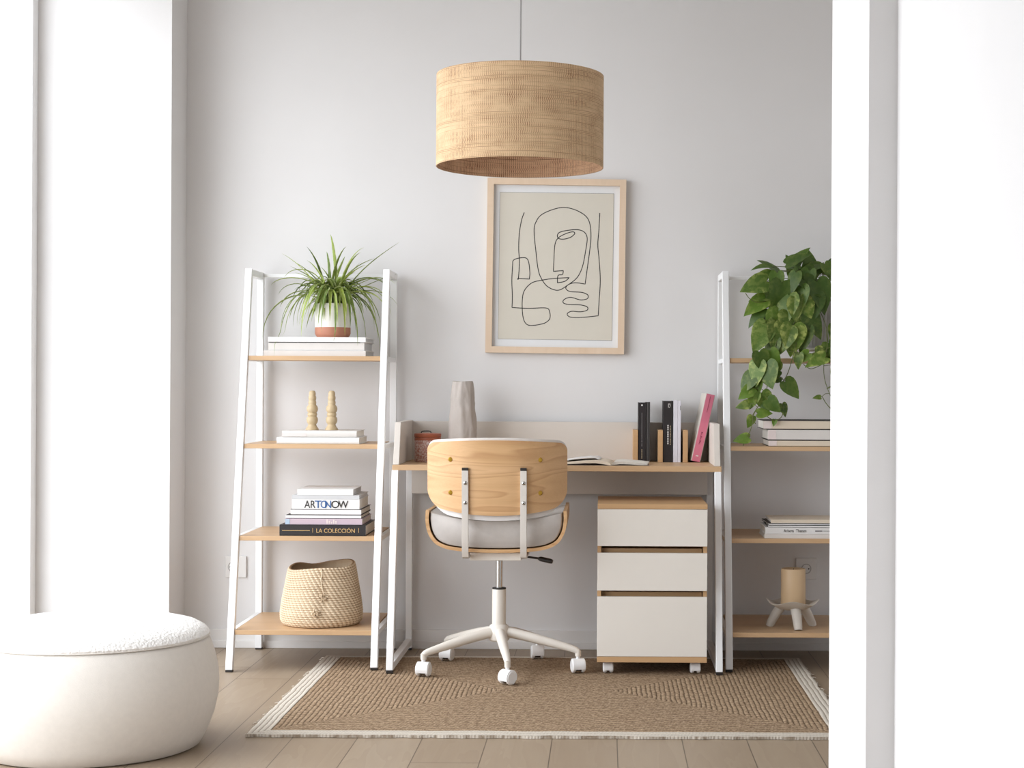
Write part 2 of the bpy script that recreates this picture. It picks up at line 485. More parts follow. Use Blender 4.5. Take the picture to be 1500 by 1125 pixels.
# ------------------------------------------------------------------ the setting
bm = new(); box(bm, WX - WT, 2.0, -8.2, 0.1, -0.05, 0.0)
o = struct('floor', bm, 'floor')
bm = new(); box(bm, WX - WT, 2.0, -8.2, 0.1, CEIL, CEIL + 0.1); struct('ceiling', bm, 'ceiling')
bm = new(); box(bm, WX - WT, 2.0, 0.0, 0.1, 0, CEIL); struct('wall_back', bm, 'wall')
bm = new(); box(bm, WX - WT, 2.0, -8.2, -8.1, 0, CEIL); struct('wall_front', bm, 'wall_dark')
bm = new()
box(bm, WX - WT, WX, WY1, 0.0, 0, CEIL)
box(bm, WX - WT, WX, -8.1, WY0, 0, CEIL)
box(bm, WX - WT, WX, WY0, WY1, WH, CEIL)
struct('wall_left', bm, 'wall')
# right-hand side: a wall end (nib) by the camera, the wall running on towards the camera, and the alcove wall behind
NX = 0.551
bm = new()
box(bm, NX, 1.30, -3.0, -2.43, 0, CEIL)
box(bm, 0.611, 1.30, -8.1, -3.0, 0, CEIL)
box(bm, 1.30, 2.0, -2.53, -2.43, 0, CEIL)
box(bm, 1.90, 2.0, -2.43, 0.0, 0, CEIL)
struct('wall_right', bm, 'wall')
bm = new()
box(bm, WX, 1.90, -0.012, 0.0, 0.0, 0.072, 0.002); box(bm, WX, 1.90, -0.020, 0.0, 0.0, 0.028, 0.002)
struct('baseboard_back', bm, 'trim')
bm = new(); box(bm, WX, WX + 0.012, WY1, -0.012, 0, 0.072, 0.002); struct('baseboard_left', bm, 'trim')
# window
bm = new()
gx = WX - WT + 0.02
for yy in (WY1 - 0.03, WY0 + 0.03, WY1 - 1.66, WY1 - 3.31):
    box(bm, gx - 0.02, gx + 0.03, yy - 0.03, yy + 0.03, 0, WH, 0.004)
for zz in (0.03, WH - 0.03):
    box(bm, gx - 0.02, gx + 0.03, WY0, WY1, zz - 0.03, zz + 0.03, 0.004)
win = struct('window_1', bm, 'white_metal')
ys = [WY1 - 0.06, WY1 - 1.66, WY1 - 3.31, WY0 + 0.06]
for a, b in zip(ys, ys[1:]):
    bm = new(); box(bm, gx - 0.004, gx + 0.004, b, a, 0.06, WH - 0.06); obj('pane', bm, 'glass', win)

# wall sockets
def socket(cx, cz, rx, label):
    t = thing('wall_socket', (cx, 0, cz - 0.042), label, 'socket', 'wall sockets')
    bm = new(); box(bm, cx - 0.041, cx + 0.041, -0.010, -0.0005, cz - 0.042, cz + 0.042, 0.003)
    obj('cover_plate', bm, 'socket', t)
    bm = new()
    m = Matrix.Translation((rx, -0.0103, cz)) @ Matrix.Rotation(PI / 2, 4, 'X')
    rr = lathe(bm, [(0, -0.0012), (0.0145, -0.0012), (0.0185, 0.001), (0.0195, 0.001), (0.0195, -0.0012)], 0, 0, 32)
    bmesh.ops.transform(bm, matrix=m, verts=bm.verts)
    ring = obj('socket_well', bm, 'socket_well', t, True)
    bm = new()
    for s in (-1, 1):
        b2 = new(); cyl(b2, 0, 0, 0, 0.002, 0.0028, 12)
        bmesh.ops.transform(b2, matrix=Matrix.Translation((rx + s * 0.0095, -0.0105, cz)) @ Matrix.Rotation(PI / 2, 4, 'X'), verts=b2.verts)
        me = bpy.data.meshes.new('tmp'); b2.to_mesh(me); b2.free(); bm.from_mesh(me); bpy.data.meshes.remove(me)
    obj('pin_hole', bm, 'black', ring)
socket(-1.426, 0.313, -1.437, 'white wall socket low behind the ladder shelf that holds the basket')
socket(0.788, 0.317, 0.788, 'shaded wall socket low on the wall behind the pillar candle')

# ------------------------------------------------------------------ rug
def rug():
    t = thing('rug', ((RX0 + RX1) / 2, (RY0 + RY1) / 2, 0), 'braided jute rug with an off-white border under the desk chair', 'rug')
    cx, cy = (RX0 + RX1) / 2, (RY0 + RY1) / 2
    B, BB = 0.060, 0.024
    def sheet(bm, xs, ys, top, hole=None, wave=0.0):
        g = {}
        def P(x, y, z):
            e = min(x - RX0, RX1 - x, y - RY0, RY1 - y)
            n1 = noise.noise(Vector((x * 7, y * 7, 2.0)))
            k = max(0.0, 1 - e / 0.05) * wave
            return Vector((x + k * noise.noise(Vector((y * 23, x * 5, 7))), y + k * noise.noise(Vector((x * 23, y * 5, 3))), z + (0.0012 * n1 if z > 0.004 else 0)))
        for lay in (0, 1):
            for i, x in enumerate(xs):
                for j, y in enumerate(ys):
                    g[lay, i, j] = bm.verts.new(P(x, y, top if lay else 0.0008))
        def inside(i, j):
            if hole is None: return False
            xm = (xs[i] + xs[i + 1]) / 2; ym = (ys[j] + ys[j + 1]) / 2
            return hole[0] < xm < hole[1] and hole[2] < ym < hole[3]
        cells = {(i, j) for i in range(len(xs) - 1) for j in range(len(ys) - 1) if not inside(i, j)}
        for (i, j) in cells:
            bm.faces.new([g[1, i, j], g[1, i + 1, j], g[1, i + 1, j + 1], g[1, i, j + 1]])
            bm.faces.new([g[0, i, j], g[0, i, j + 1], g[0, i + 1, j + 1], g[0, i + 1, j]])
            for (di, dj, a, b) in ((-1, 0, (i, j), (i, j + 1)), (1, 0, (i + 1, j + 1), (i + 1, j)), (0, -1, (i + 1, j), (i, j)), (0, 1, (i, j + 1), (i + 1, j + 1))):
                if (i + di, j + dj) not in cells:
                    bm.faces.new([g[0, a[0], a[1]], g[0, b[0], b[1]], g[1, b[0], b[1]], g[1, a[0], a[1]]])
        for v in [v for v in bm.verts if not v.link_faces]: bm.verts.remove(v)
    def lins(a, b, n): return [a + (b - a) * i / n for i in range(n + 1)]
    bm = new()
    sheet(bm, lins(RX0 + B, RX1 - B, 40), lins(RY0 + B, RY1 - BB, 30), 0.0085)
    c = obj('jute_field', bm, 'jute', t, True)
    bm = new()
    xs = lins(RX0, RX0 + B, 4) + lins(RX0 + B, RX1 - B, 90)[1:] + lins(RX1 - B, RX1, 4)[1:]
    ys = lins(RY0, RY0 + B, 4) + lins(RY0 + B, RY1 - BB, 70)[1:] + lins(RY1 - BB, RY1, 3)[1:]
    sheet(bm, xs, ys, 0.0095, (RX0 + B, RX1 - B, RY0 + B, RY1 - BB), 0.011)
    obj('border', bm, 'cotton', t, True, 'off-white cotton border')
    # loose threads along both short ends
    rnd = random.Random(5)
    bm = new()
    for s in (0, 1):
        for i in range(46):
            y = RY0 + (RY1 - RY0) * (i + rnd.random()) / 46
            x = RX0 + 0.004 if s == 0 else RX1 - 0.004
            L = rnd.choice((0.006, 0.008, 0.012, 0.02)); d = -1 if s == 0 else 1
            tube(bm, [(x, y, 0.006), (x + d * L * .5, y + rnd.uniform(-.006, .006), 0.006), (x + d * L, y + rnd.uniform(-.012, .012), 0.003)], [0.0018, 0.0016, 0.0009], 5)
    obj('fringe', bm, 'cotton', t, True)['kind'] = 'stuff'
rug()
RUG = 0.0100

# ------------------------------------------------------------------ ladder shelves
SHELF_Z = [0.145, 0.475, 0.805, 1.128]     # shelf top heights
def front_y(z): return -0.555 + 0.207 * z
def ladder(xl, label, onrug):
    xr = xl + 0.514
    t = thing('ladder_shelf', ((xl + xr) / 2, -0.3, 0), label, 'shelf', 'white metal ladder shelves')
    TOP = 1.452
    PW = 0.025
    for x, zf in zip((xl, xr), onrug):
        bm = new(); bar(bm, (x, front_y(zf + 0.006), zf + 0.006), (x, front_y(TOP), TOP), PW, PW, 0.002)
        p = obj('post', bm, 'white_metal', t)
        bm = new(); box(bm, x - 0.012, x + 0.012, front_y(zf) - 0.012, front_y(zf) + 0.012, zf, zf + 0.0075, 0.001); obj('foot', bm, 'black', p)
        bm = new(); bar(bm, (x, -0.045, 0.006), (x, -0.045, TOP - PW), PW, PW, 0.002)
        p = obj('post', bm, 'white_metal', t)
        bm = new(); box(bm, x - 0.012, x + 0.012, -0.057, -0.033, 0.0, 0.007, 0.001); obj('foot', bm, 'black', p)
        bm = new(); box(bm, x - PW / 2, x + PW / 2, front_y(TOP) + PW * .45, -0.0325, TOP - PW, TOP, 0.002)
        obj('top_rail', bm, 'white_metal', t)
        for z in SHELF_Z:
            bm = new(); box(bm, x - 0.0095, x + 0.0095, front_y(z) + 0.0125, -0.0572, z - 0.0185, z - 0.0015, 0.0015)
            obj('shelf_rail', bm, 'white_metal', t)
    bm = new(); box(bm, xl + PW / 2, xr - PW / 2, -0.052, -0.040, TOP - 0.018, TOP - 0.004, 0.0015); obj('crossbar', bm, 'white_metal', t)
    for z in SHELF_Z:
        bm = new(); box(bm, xl + PW / 2 + 0.0005, xr - PW / 2 - 0.0005, front_y(z) - 0.008, -0.060, z - 0.0165, z, 0.0012)
        obj('shelf', bm, 'oak', t)
    return t
ladder(-1.327, 'white ladder shelf left of the desk, holding the spider plant and basket', (0.0, RUG))
ladder(0.450, 'white ladder shelf right of the desk, holding the trailing pothos', (RUG, 0.0))

# ------------------------------------------------------------------ desk
DT = 0.735      # desk top height
DL, DR = -0.749, 0.410
def dfy(z): return -0.62 + 0.19 * z
def desk():
    t = thing('desk', ((DL + DR) / 2, -0.3, 0), 'white framed desk with oak top and raised back panel', 'desk')
    W = 0.024
    for x in (DL, DR):
        bm = new(); bar(bm, (x, dfy(RUG + .008), RUG + 0.008), (x, dfy(DT - 0.02), DT - 0.02), W, W, 0.002)
        p = obj('leg', bm, 'white_metal', t)
        bm = new(); box(bm, x - 0.012, x + 0.012, dfy(RUG) - 0.011, dfy(RUG) + 0.013, RUG, RUG + 0.010, 0.001); obj('foot', bm, 'black', p)
        bm = new(); box(bm, x - W / 2, x + W / 2, -0.052, -0.028, 0.008, DT - 0.02, 0.002)
        p = obj('leg', bm, 'white_metal', t)
        bm = new(); box(bm, x - 0.012, x + 0.012, -0.052, -0.028, 0.0, 0.009, 0.001); obj('foot', bm, 'black', p)
        bm = new(); box(bm, x - W / 2, x + W / 2, dfy(0.02) + 0.012, -0.05, RUG + 0.009, RUG + 0.034, 0.002); obj('floor_rail', bm, 'white_metal', t)
        # upright cheek on the desk top
        bm = new()
        s = 0.011
        a = [(dfy(DT) + 0.012, DT), (dfy(0.885) + 0.035, 0.887), (-0.03, 0.887), (-0.03, DT)]
        l = [bm.verts.new((x - s, y, z)) for y, z in a]; r = [bm.verts.new((x + s, y, z)) for y, z in a]
        bm.faces.new(l); bm.faces.new(r[::-1])
        for i in range(4): bm.faces.new((l[i], r[i], r[(i + 1) % 4], l[(i + 1) % 4]))
        bmesh.ops.bevel(bm, geom=bm.edges[:], offset=0.0015, segments=2, affect='EDGES')
        obj('side_panel', bm, 'greige', t)
    bm = new(); box(bm, DL - 0.012, DR + 0.014, -0.484, -0.025, DT - 0.0195, DT, 0.001); obj('desktop', bm, 'oak', t)
    bm = new(); box(bm, DL + 0.011, DR - 0.011, -0.048, -0.030, DT, 0.883, 0.001); obj('back_panel', bm, 'greige', t)
    bm = new(); box(bm, DL + 0.012, DR - 0.012, -0.085, -0.067, 0.607, DT - 0.02, 0.001); obj('modesty_panel', bm, 'greige', t)
    for x in (0.1105, 0.2045, 0.299):
        bm = new(); box(bm, x, x + 0.0185, -0.178, -0.048, DT, 0.857, 0.001); obj('divider', bm, 'oak_edge', t, label='oak divider')
    for x, y in ((DL + 0.030, -0.40), (DL + 0.047, -0.40), (0.190, -0.40), (0.360, -0.40), (0.377, -0.40)):
        bm = new(); cyl(bm, x, y, DT - 0.0225, DT - 0.0192, 0.006, 12); obj('screw', bm, 'black', t)
desk()

# ------------------------------------------------------------------ casters, filing cabinet
def caster(cx, cy, z0, ang, parent, r=0.0235, wdt=0.044, stem=0.02, mat='white_plastic'):
    """twin-wheel caster; children are nothing, one mesh: wheels, hood, stem, dark tread gap"""
    m = Matrix.Translation((cx, cy, z0 + r)) @ Matrix.Rotation(ang, 4, 'Z') @ Matrix.Rotation(PI / 2, 4, 'Y')
    bm = new()
    def disc(a, b, rr, mi, bev):
        b2 = new(); cyl(b2, 0, 0, a, b, rr, 32, mi, bev)
        bmesh.ops.transform(b2, matrix=m, verts=b2.verts)
        me = bpy.data.meshes.new('tmp'); b2.to_mesh(me); b2.free(); bm.from_mesh(me); bpy.data.meshes.remove(me)
    h = wdt / 2
    disc(-h, -h + 0.014, r, 0, 0.004); disc(h - 0.014, h, r, 0, 0.004)
    disc(-h + 0.013, h - 0.013, r * 0.8, 1, 0.0)
    # hood over the upper half
    b2 = new()
    pts = [(math.cos(a) * (r + 0.0015), math.sin(a) * (r + 0.0015)) for a in [R(-25) + R(230) * i / 14 for i in range(15)]]
    inn = [(math.cos(a) * (r - 0.003), math.sin(a) * (r - 0.003)) for a in [R(-25) + R(230) * i / 14 for i in range(15)]]
    prof = pts + inn[::-1]
    hw = wdt / 2 - 0.003
    A = [b2.verts.new((-hw, p[0], p[1])) for p in prof]; Bv = [b2.verts.new((hw, p[0], p[1])) for p in prof]
    n = len(prof)
    for i in range(n): b2.faces.new((A[i], A[(i + 1) % n], Bv[(i + 1) % n], Bv[i]))
    for i in range(14):
        j = n - 1 - i
        b2.faces.new((A[i], A[i + 1], A[j - 1], A[j])); b2.faces.new((Bv[i], Bv[i + 1], Bv[j - 1], Bv[j]))
    bmesh.ops.transform(b2, matrix=Matrix.Translation((cx, cy, z0 + r)) @ Matrix.Rotation(ang, 4, 'Z'), verts=b2.verts)
    me = bpy.data.meshes.new('tmp'); b2.to_mesh(me); b2.free(); bm.from_mesh(me); bpy.data.meshes.remove(me)
    cyl(bm, cx, cy, z0 + 2 * r, z0 + 2 * r + stem, 0.007, 16)
    return obj('caster', bm, [mat, 'slot'], parent, True)

def cabinet():
    x0, x1, yf, yb = -0.0205, 0.3655, -0.628, -0.225
    zb, zt = 0.053, 0.609
    t = thing('filing_cabinet', ((x0 + x1) / 2, (yf + yb) / 2, RUG), 'three-drawer oak filing cabinet on casters under the right end of the desk', 'cabinet')
    bm = new()
    T = 0.0135
    box(bm, x0, x1, yf - 0.001, yb, zt - 0.0175, zt, 0.001)
    box(bm, x0, x1, yf - 0.001, yb, zb, zb + 0.0195, 0.001)
    box(bm, x0, x0 + T, yf + 0.017, yb, zb + 0.0195, zt - 0.0175)
    box(bm, x1 - T, x1, yf + 0.017, yb, zb + 0.0195, zt - 0.0175)
    box(bm, x0 + T, x1 - T, yb - 0.008, yb, zb + 0.0195, zt - 0.0175)
    obj('body', bm, 'oak_edge', t)
    for z0, z1 in ((0.0735, 0.2835), (0.3045, 0.437), (0.461, 0.5905)):
        bm = new()
        box(bm, x0, x1, yf, yf + 0.0165, z0, z1, 0.0012)
        d = obj('drawer', bm, 'drawer', t)
        bm = new(); box(bm, x0 + T + 0.003, x1 - T - 0.003, yf + 0.045, yb - 0.02, z0 + 0.005, z1 + 0.012); obj('drawer_box', bm, 'oak_edge', d)
    for (x, y) in ((0.019, -0.585), (0.327, -0.585), (0.019, -0.27), (0.327, -0.27)):
        caster(x, y, RUG, R(4), t, r=0.0185, wdt=0.036, stem=0.0065)
cabinet()

# ------------------------------------------------------------------ office chair
def chair():
    CX, CY = -0.370, -0.547
    t = thing('office_chair', (CX, CY, RUG), 'swivel desk chair with bent oak shell, pale cushions and white five-star base', 'chair')
    # five-star base
    bm = new()
    lathe(bm, [(0, 0.115), (0.032, 0.115), (0.037, 0.120), (0.0375, 0.156), (0.033, 0.169), (0.0245, 0.175), (0.0245, 0.296), (0.0235, 0.299), (0, 0.299)], CX, CY, 40)
    hub = obj('column', bm, 'cream_metal', t, True)
    bm = new(); cyl(bm, CX, CY, 0.299, 0.304, 0.0245, 32); obj('collar', bm, 'black', t, True)
    bm = new(); cyl(bm, CX, CY, 0.400, 0.416, 0.0145, 24); obj('collar', bm, 'black', t, True)
    bm = new(); cyl(bm, CX, CY, 0.303, 0.402, 0.0115, 24); obj('gas_lift', bm, 'chrome', t, True)
    for k in range(5):
        a = R(-80.5 + 72 * k); d = Vector((math.cos(a), math.sin(a), 0))
        c = Vector((CX, CY, 0))
        bm = new()
        pts = [c + d * q + Vector((0, 0, z)) for q, z in ((0.018, 0.146), (0.05, 0.143), (0.12, 0.129), (0.20, 0.110), (0.262, 0.0945), (0.279, 0.089), (0.286, 0.083))]
        tube(bm, pts, [0.0185, 0.0185, 0.0178, 0.0155, 0.0125, 0.0115, 0.0105], 16)
        e = c + d * 0.286
        cyl(bm, e.x, e.y, 0.068, 0.088, 0.0105, 16)
        lg = obj('leg', bm, 'cream_metal', t, True, angle=60)
        caster(e.x, e.y, RUG, R([-40, 14, 8, -14, -12][k]), lg, r=0.0245, wdt=0.048, stem=0.014)
    # seat shell: a U of bent plywood running front to back
    half = [(0.243, 0.592), (0.244, 0.556), (0.236, 0.515), (0.214, 0.480), (0.176, 0.460), (0.125, 0.451), (0.06, 0.447), (0.0, 0.446)]
    outl = crom([(-x, z, 0) for x, z in half] + [(x, z, 0) for x, z in half[::-1]][1:], 4)
    def offset(cv, q):
        r = []
        for i, p in enumerate(cv):
            tn = (cv[min(i + 1, len(cv) - 1)] - cv[max(i - 1, 0)]).normalized()
            r.append(Vector((p.x - tn.y * q, p.y + tn.x * q, 0)))
        return r
    def shell(bm, q0, q1, y0, y1, cap=0.0):
        A = offset(outl, q0); B = offset(outl, q1)
        NS = 10
        rows = []
        for i in range(NS + 1):
            f = i / NS; y = y0 + (y1 - y0) * f
            dip = 0.012 * math.sin(f * PI)       # slight scoop
            rows.append(([bm.verts.new((CX + p.x, y, p.y - dip * 0.3)) for p in A], [bm.verts.new((CX + p.x, y, p.y - dip * 0.3)) for p in B]))
        n = len(A)
        for (a, b), (c, d) in zip(rows, rows[1:]):
            for k in range(n - 1):
                bm.faces.new((a[k], a[k + 1], c[k + 1], c[k])); bm.faces.new((b[k], d[k], d[k + 1], b[k + 1]))
            for k in (0, n - 1): bm.faces.new((a[k], c[k], d[k], b[k]))
        for (a, b) in (rows[0], rows[-1]):
            for k in range(n - 1): bm.faces.new((a[k], b[k], b[k + 1], a[k + 1]))
    SY0, SY1 = -0.735, -0.315
    bm = new(); shell(bm, 0.0, 0.0115, SY0, SY1)
    obj('seat_shell', bm, 'ply', t, True)
    # seat cushion filling the shell
    bm = new()
    inner = offset(outl, 0.0140)
    inner = [p for p in inner if p.y < 0.588]
    xl, xr = inner[0].x, inner[-1].x
    top = [Vector((xr + (xl - xr) * i / 20, 0.556 + 0.030 * abs(2 * i / 20 - 1) ** 2.2, 0)) for i in range(1, 20)]
    ringp = inner + top
    cz = 0.52
    rows = []
    steps = [(0.0, 0.945), (0.004, 0.972), (0.014, 0.993), (0.035, 1.0), (0.20, 1.0), (0.385, 1.0), (0.402, 0.985), (0.414, 0.95), (0.42, 0.9)]
    for dy, s in steps:
        rows.append([bm.verts.new((CX + p.x * (0.5 + 0.5 * s) * (1 if s == 1 else 0.995), SY0 + 0.004 + dy * 0.98, cz + (p.y - cz) * s)) for p in ringp])
    n = len(ringp)
    for a, b in zip(rows, rows[1:]):
        for k in range(n): bm.faces.new((a[k], a[(k + 1) % n], b[(k + 1) % n], b[k]))
    for r in (rows[0], rows[-1]): bm.faces.new(r)
    obj('seat_cushion', bm, 'seat_fabric_shaded', t, True, angle=70)
    # backrest
    BW = 0.2425
    lean = lambda z: -0.10 * (z - 0.70)
    def slab(bm, W, grow, y_in, y_out, rt, rb, puff=False):
        xs = [-W * math.cos(PI * i / 60) for i in range(61)]
        MZ = 16
        sides = []
        for side in (0, 1):
            g = []
            for x in xs:
                a = abs(x) / W
                zt = 0.836 - 0.012 * a ** 2 + grow
                zb = 0.577 + 0.032 * a ** 2.0 - grow * 2.1
                for rr, sg in ((rt, -1), (rb, 1)):
                    q = abs(x) - (W - rr)
                    if q > 0:
                        dz = rr - math.sqrt(max(0, rr * rr - q * q))
                        if sg < 0: zt -= dz
                        else: zb += dz
                col = []
                for j in range(MZ + 1):
                    f = j / MZ; z = zb + (zt - zb) * f
                    yc = 0.100 * abs(x / 0.2425) ** 2.6
                    th = y_in if side == 0 else y_out
                    if puff and side == 1:
                        e = min(1.0, (1 - a) * 9, f * 7 + .0, (1 - f) * 7)
                        th = y_in + (y_out - y_in) * max(0.12, math.sqrt(max(0, e * (2 - e))))
                    col.append(bm.verts.new((CX + 0.001 + x, -0.795 + yc + lean(z) + th, z)))
                g.append(col)
            sides.append(g)
        A, B = sides
        for i in range(60):
            for j in range(MZ):
                bm.faces.new((A[i][j], A[i + 1][j], A[i + 1][j + 1], A[i][j + 1])); bm.faces.new((B[i][j], B[i][j + 1], B[i + 1][j + 1], B[i + 1][j]))
            for j in (0, MZ): bm.faces.new((A[i][j], B[i][j], B[i + 1][j], A[i + 1][j]))
        for i in (0, 60):
            for j in range(MZ): bm.faces.new((A[i][j], A[i][j + 1], B[i][j + 1], B[i][j]))
    bm = new(); slab(bm, BW, 0.0, 0.0, 0.012, 0.026, 0.055); bk = obj('backrest_shell', bm, 'ply', t, True, angle=50)
    bm = new(); slab(bm, BW - 0.002, 0.0085, 0.0125, 0.052, 0.03, 0.085, True); obj('back_cushion', bm, 'fabric', t, True, angle=60)
    for x in (-0.155, 0.152):
        for z in (0.769, 0.655):
            y = -0.795 + 0.100 * abs(x / 0.2425) ** 2.6 + lean(z)
            b2 = new(); lathe(b2, [(0, 0.0035), (0.006, 0.003), (0.0085, 0.0), (0.0085, -0.002), (0, -0.002)], 0, 0, 20)
            bmesh.ops.transform(b2, matrix=Matrix.Translation((CX + x, y - 0.0005, z)) @ Matrix.Rotation(PI / 2, 4, 'X') , verts=b2.verts)
            obj('bolt', b2, 'brass', bk, True, 'brass bolt head')
    # two flat steel brackets from under the seat up the backrest
    for x in (-0.103, 0.0965):
        bm = new()
        yb = lambda z: -0.795 + 0.100 * abs(x / 0.2425) ** 2.6 + lean(z) - 0.0075
        path = [Vector((CX + x, yb(0.733), 0.733)), Vector((CX + x, yb(0.62), 0.62)), Vector((CX + x, -0.776, 0.50)), Vector((CX + x, -0.768, 0.455)), Vector((CX + x, -0.757, 0.438)), Vector((CX + x, -0.740, 0.4325)), Vector((CX + x, -0.56, 0.4325))]
        rows = []
        for i, p in enumerate(path):
            tn = (path[min(i + 1, len(path) - 1)] - path[max(i - 1, 0)]).normalized()
            nn = tn.cross(Vector((1, 0, 0)))
            hx, hn = 0.0112, 0.006
            rows.append([bm.verts.new(p + Vector((sx * hx, 0, 0)) + nn * sn * hn) for sx, sn in ((-1, -1), (1, -1), (1, 1), (-1, 1))])
        for a, b in zip(rows, rows[1:]):
            for k in range(4): bm.faces.new((a[k], a[(k + 1) % 4], b[(k + 1) % 4], b[k]))
        for r in (rows[0], rows[-1]): bm.faces.new(r)
        bmesh.ops.recalc_face_normals(bm, faces=bm.faces)
        es = [e for e in bm.edges if len(e.link_faces) == 2 and e.calc_face_angle(0) > R(60)]
        bmesh.ops.bevel(bm, geom=es, offset=0.0012, segments=2, affect='EDGES')
        br = obj('bracket', bm, 'nickel', t, True, angle=30)
        bm = new(); box(bm, CX + x - 0.0108, CX + x + 0.0108, yb(.735) - 0.0062, yb(.735) + 0.0062, 0.7325, 0.742, 0.001); obj('end_cap', bm, 'black', br)
        for z in (0.690, 0.622):
            b2 = new(); lathe(b2, [(0, 0.0035), (0.004, 0.0032), (0.0065, 0.0015), (0.007, 0.0), (0, 0.0)], 0, 0, 20)
            lathe(b2, [(0, 0.0042), (0.0028, 0.0042), (0.0028, 0.003), (0, 0.003)], 0, 0, 6, 1)
            bmesh.ops.transform(b2, matrix=Matrix.Translation((CX + x + 0.001, yb(z) - 0.0060, z)) @ Matrix.Rotation(PI / 2, 4, 'X'), verts=b2.verts)
            obj('screw', b2, ['chrome', 'black'], br, True)
    bm = new(); box(bm, CX - 0.092, CX + 0.086, -0.700, -0.48, 0.4165, 0.4275, 0.002)
    box(bm, CX - 0.092, CX + 0.086, -0.708, -0.698, 0.4165, 0.4435, 0.002)
    obj('mounting_plate', bm, 'cream_metal', t)
    bm = new()
    tube(bm, [(CX + 0.085, -0.60, 0.421), (CX + 0.14, -0.62, 0.416), (CX + 0.160, -0.628, 0.413)], 0.0038, 8)
    obj('lever', bm, 'black', t, True)
    bm = new(); tube(bm, [(CX + 0.142, -0.622, 0.4155), (CX + 0.150, -0.625, 0.4145), (CX + 0.185, -0.636, 0.408), (CX + 0.192, -0.638, 0.4065)], [0.005, 0.0085, 0.0088, 0.007], 12)
    obj('lever_grip', bm, 'black', t, True)
chair()

# ------------------------------------------------------------------ pendant lamp
def pendant():
    CX, CY = -0.2655, -1.30
    r, z0, z1 = 0.2595, 1.7015, 1.985
    t = thing('pendant_lamp', (CX, CY, z0), 'round woven raffia drum pendant hanging above the desk chair', 'lamp')
    def ringed(bm, rad, a, b, rows, n=160, flip=False):
        uvl = bm.loops.layers.uv.new('UVMap')
        g = [[bm.verts.new((CX + rad * math.cos(2 * PI * k / n), CY + rad * math.sin(2 * PI * k / n), a + (b - a) * j / rows)) for k in range(n)] for j in range(rows + 1)]
        for j in range(rows):
            for k in range(n):
                k2 = (k + 1) % n
                f = bm.faces.new((g[j][k], g[j][k2], g[j + 1][k2], g[j + 1][k]))
                for lp, (kk, jj) in zip(f.loops, ((k, j), (k + 1, j), (k + 1, j + 1), (k, j + 1))):
                    lp[uvl].uv = (kk / n, jj / rows)
        return g
    bm = new()
    a = ringed(bm, r, z0, z1, 8)
    n = 160
    uvl = bm.loops.layers.uv['UVMap']
    b = [[bm.verts.new((CX + (r - 0.003) * math.cos(2 * PI * k / n), CY + (r - 0.003) * math.sin(2 * PI * k / n), z)) for k in range(n)] for z in (z0, z1)]
    for k in range(n):
        k2 = (k + 1) % n
        bm.faces.new((a[0][k], b[0][k], b[0][k2], a[0][k2])); bm.faces.new((a[-1][k], a[-1][k2], b[1][k2], b[1][k]))
    sh = obj('lamp_shade', bm, 'raffia', t, True)
    bm = new(); ringed(bm, r - 0.0032, z0 + 0.0005, z1 - 0.0005, 4); obj('shade_lining', bm, 'raffia_in', sh, True, 'brown inner lining')
    # wire spider, bulb holder and bulb
    bm = new()
    zs = z1 - 0.03
    for k in range(3):
        a = R(25 + 120 * k); tube(bm, [(CX, CY, zs), (CX + (r - 0.005) * math.cos(a), CY + (r - 0.005) * math.sin(a), zs)], 0.002, 8)
    obj('spider', bm, 'white_metal', t, True)
    bm = new(); cyl(bm, CX, CY, zs - 0.05, zs + 0.03, 0.02, 24, 0, 0.003); obj('bulb_holder', bm, 'white_plastic', t, True)
    bm = new(); lathe(bm, [(0.012, zs - 0.05), (0.014, zs - 0.06), (0.027, zs - 0.085), (0.030, zs - 0.10), (0.024, zs - 0.12), (0, zs - 0.13)], CX, CY, 24); obj('bulb', bm, 'pot_white', t, True)
    bm = new(); tube(bm, [(CX, CY, zs + 0.03), (CX, CY, CEIL - 0.03)], 0.0022, 8); obj('cord', bm, 'cord', t, True)
    bm = new(); cyl(bm, CX, CY, CEIL - 0.032, CEIL - 0.0005, 0.05, 32, 0, 0.004); obj('ceiling_rose', bm, 'white_plastic', t, True)
pendant()

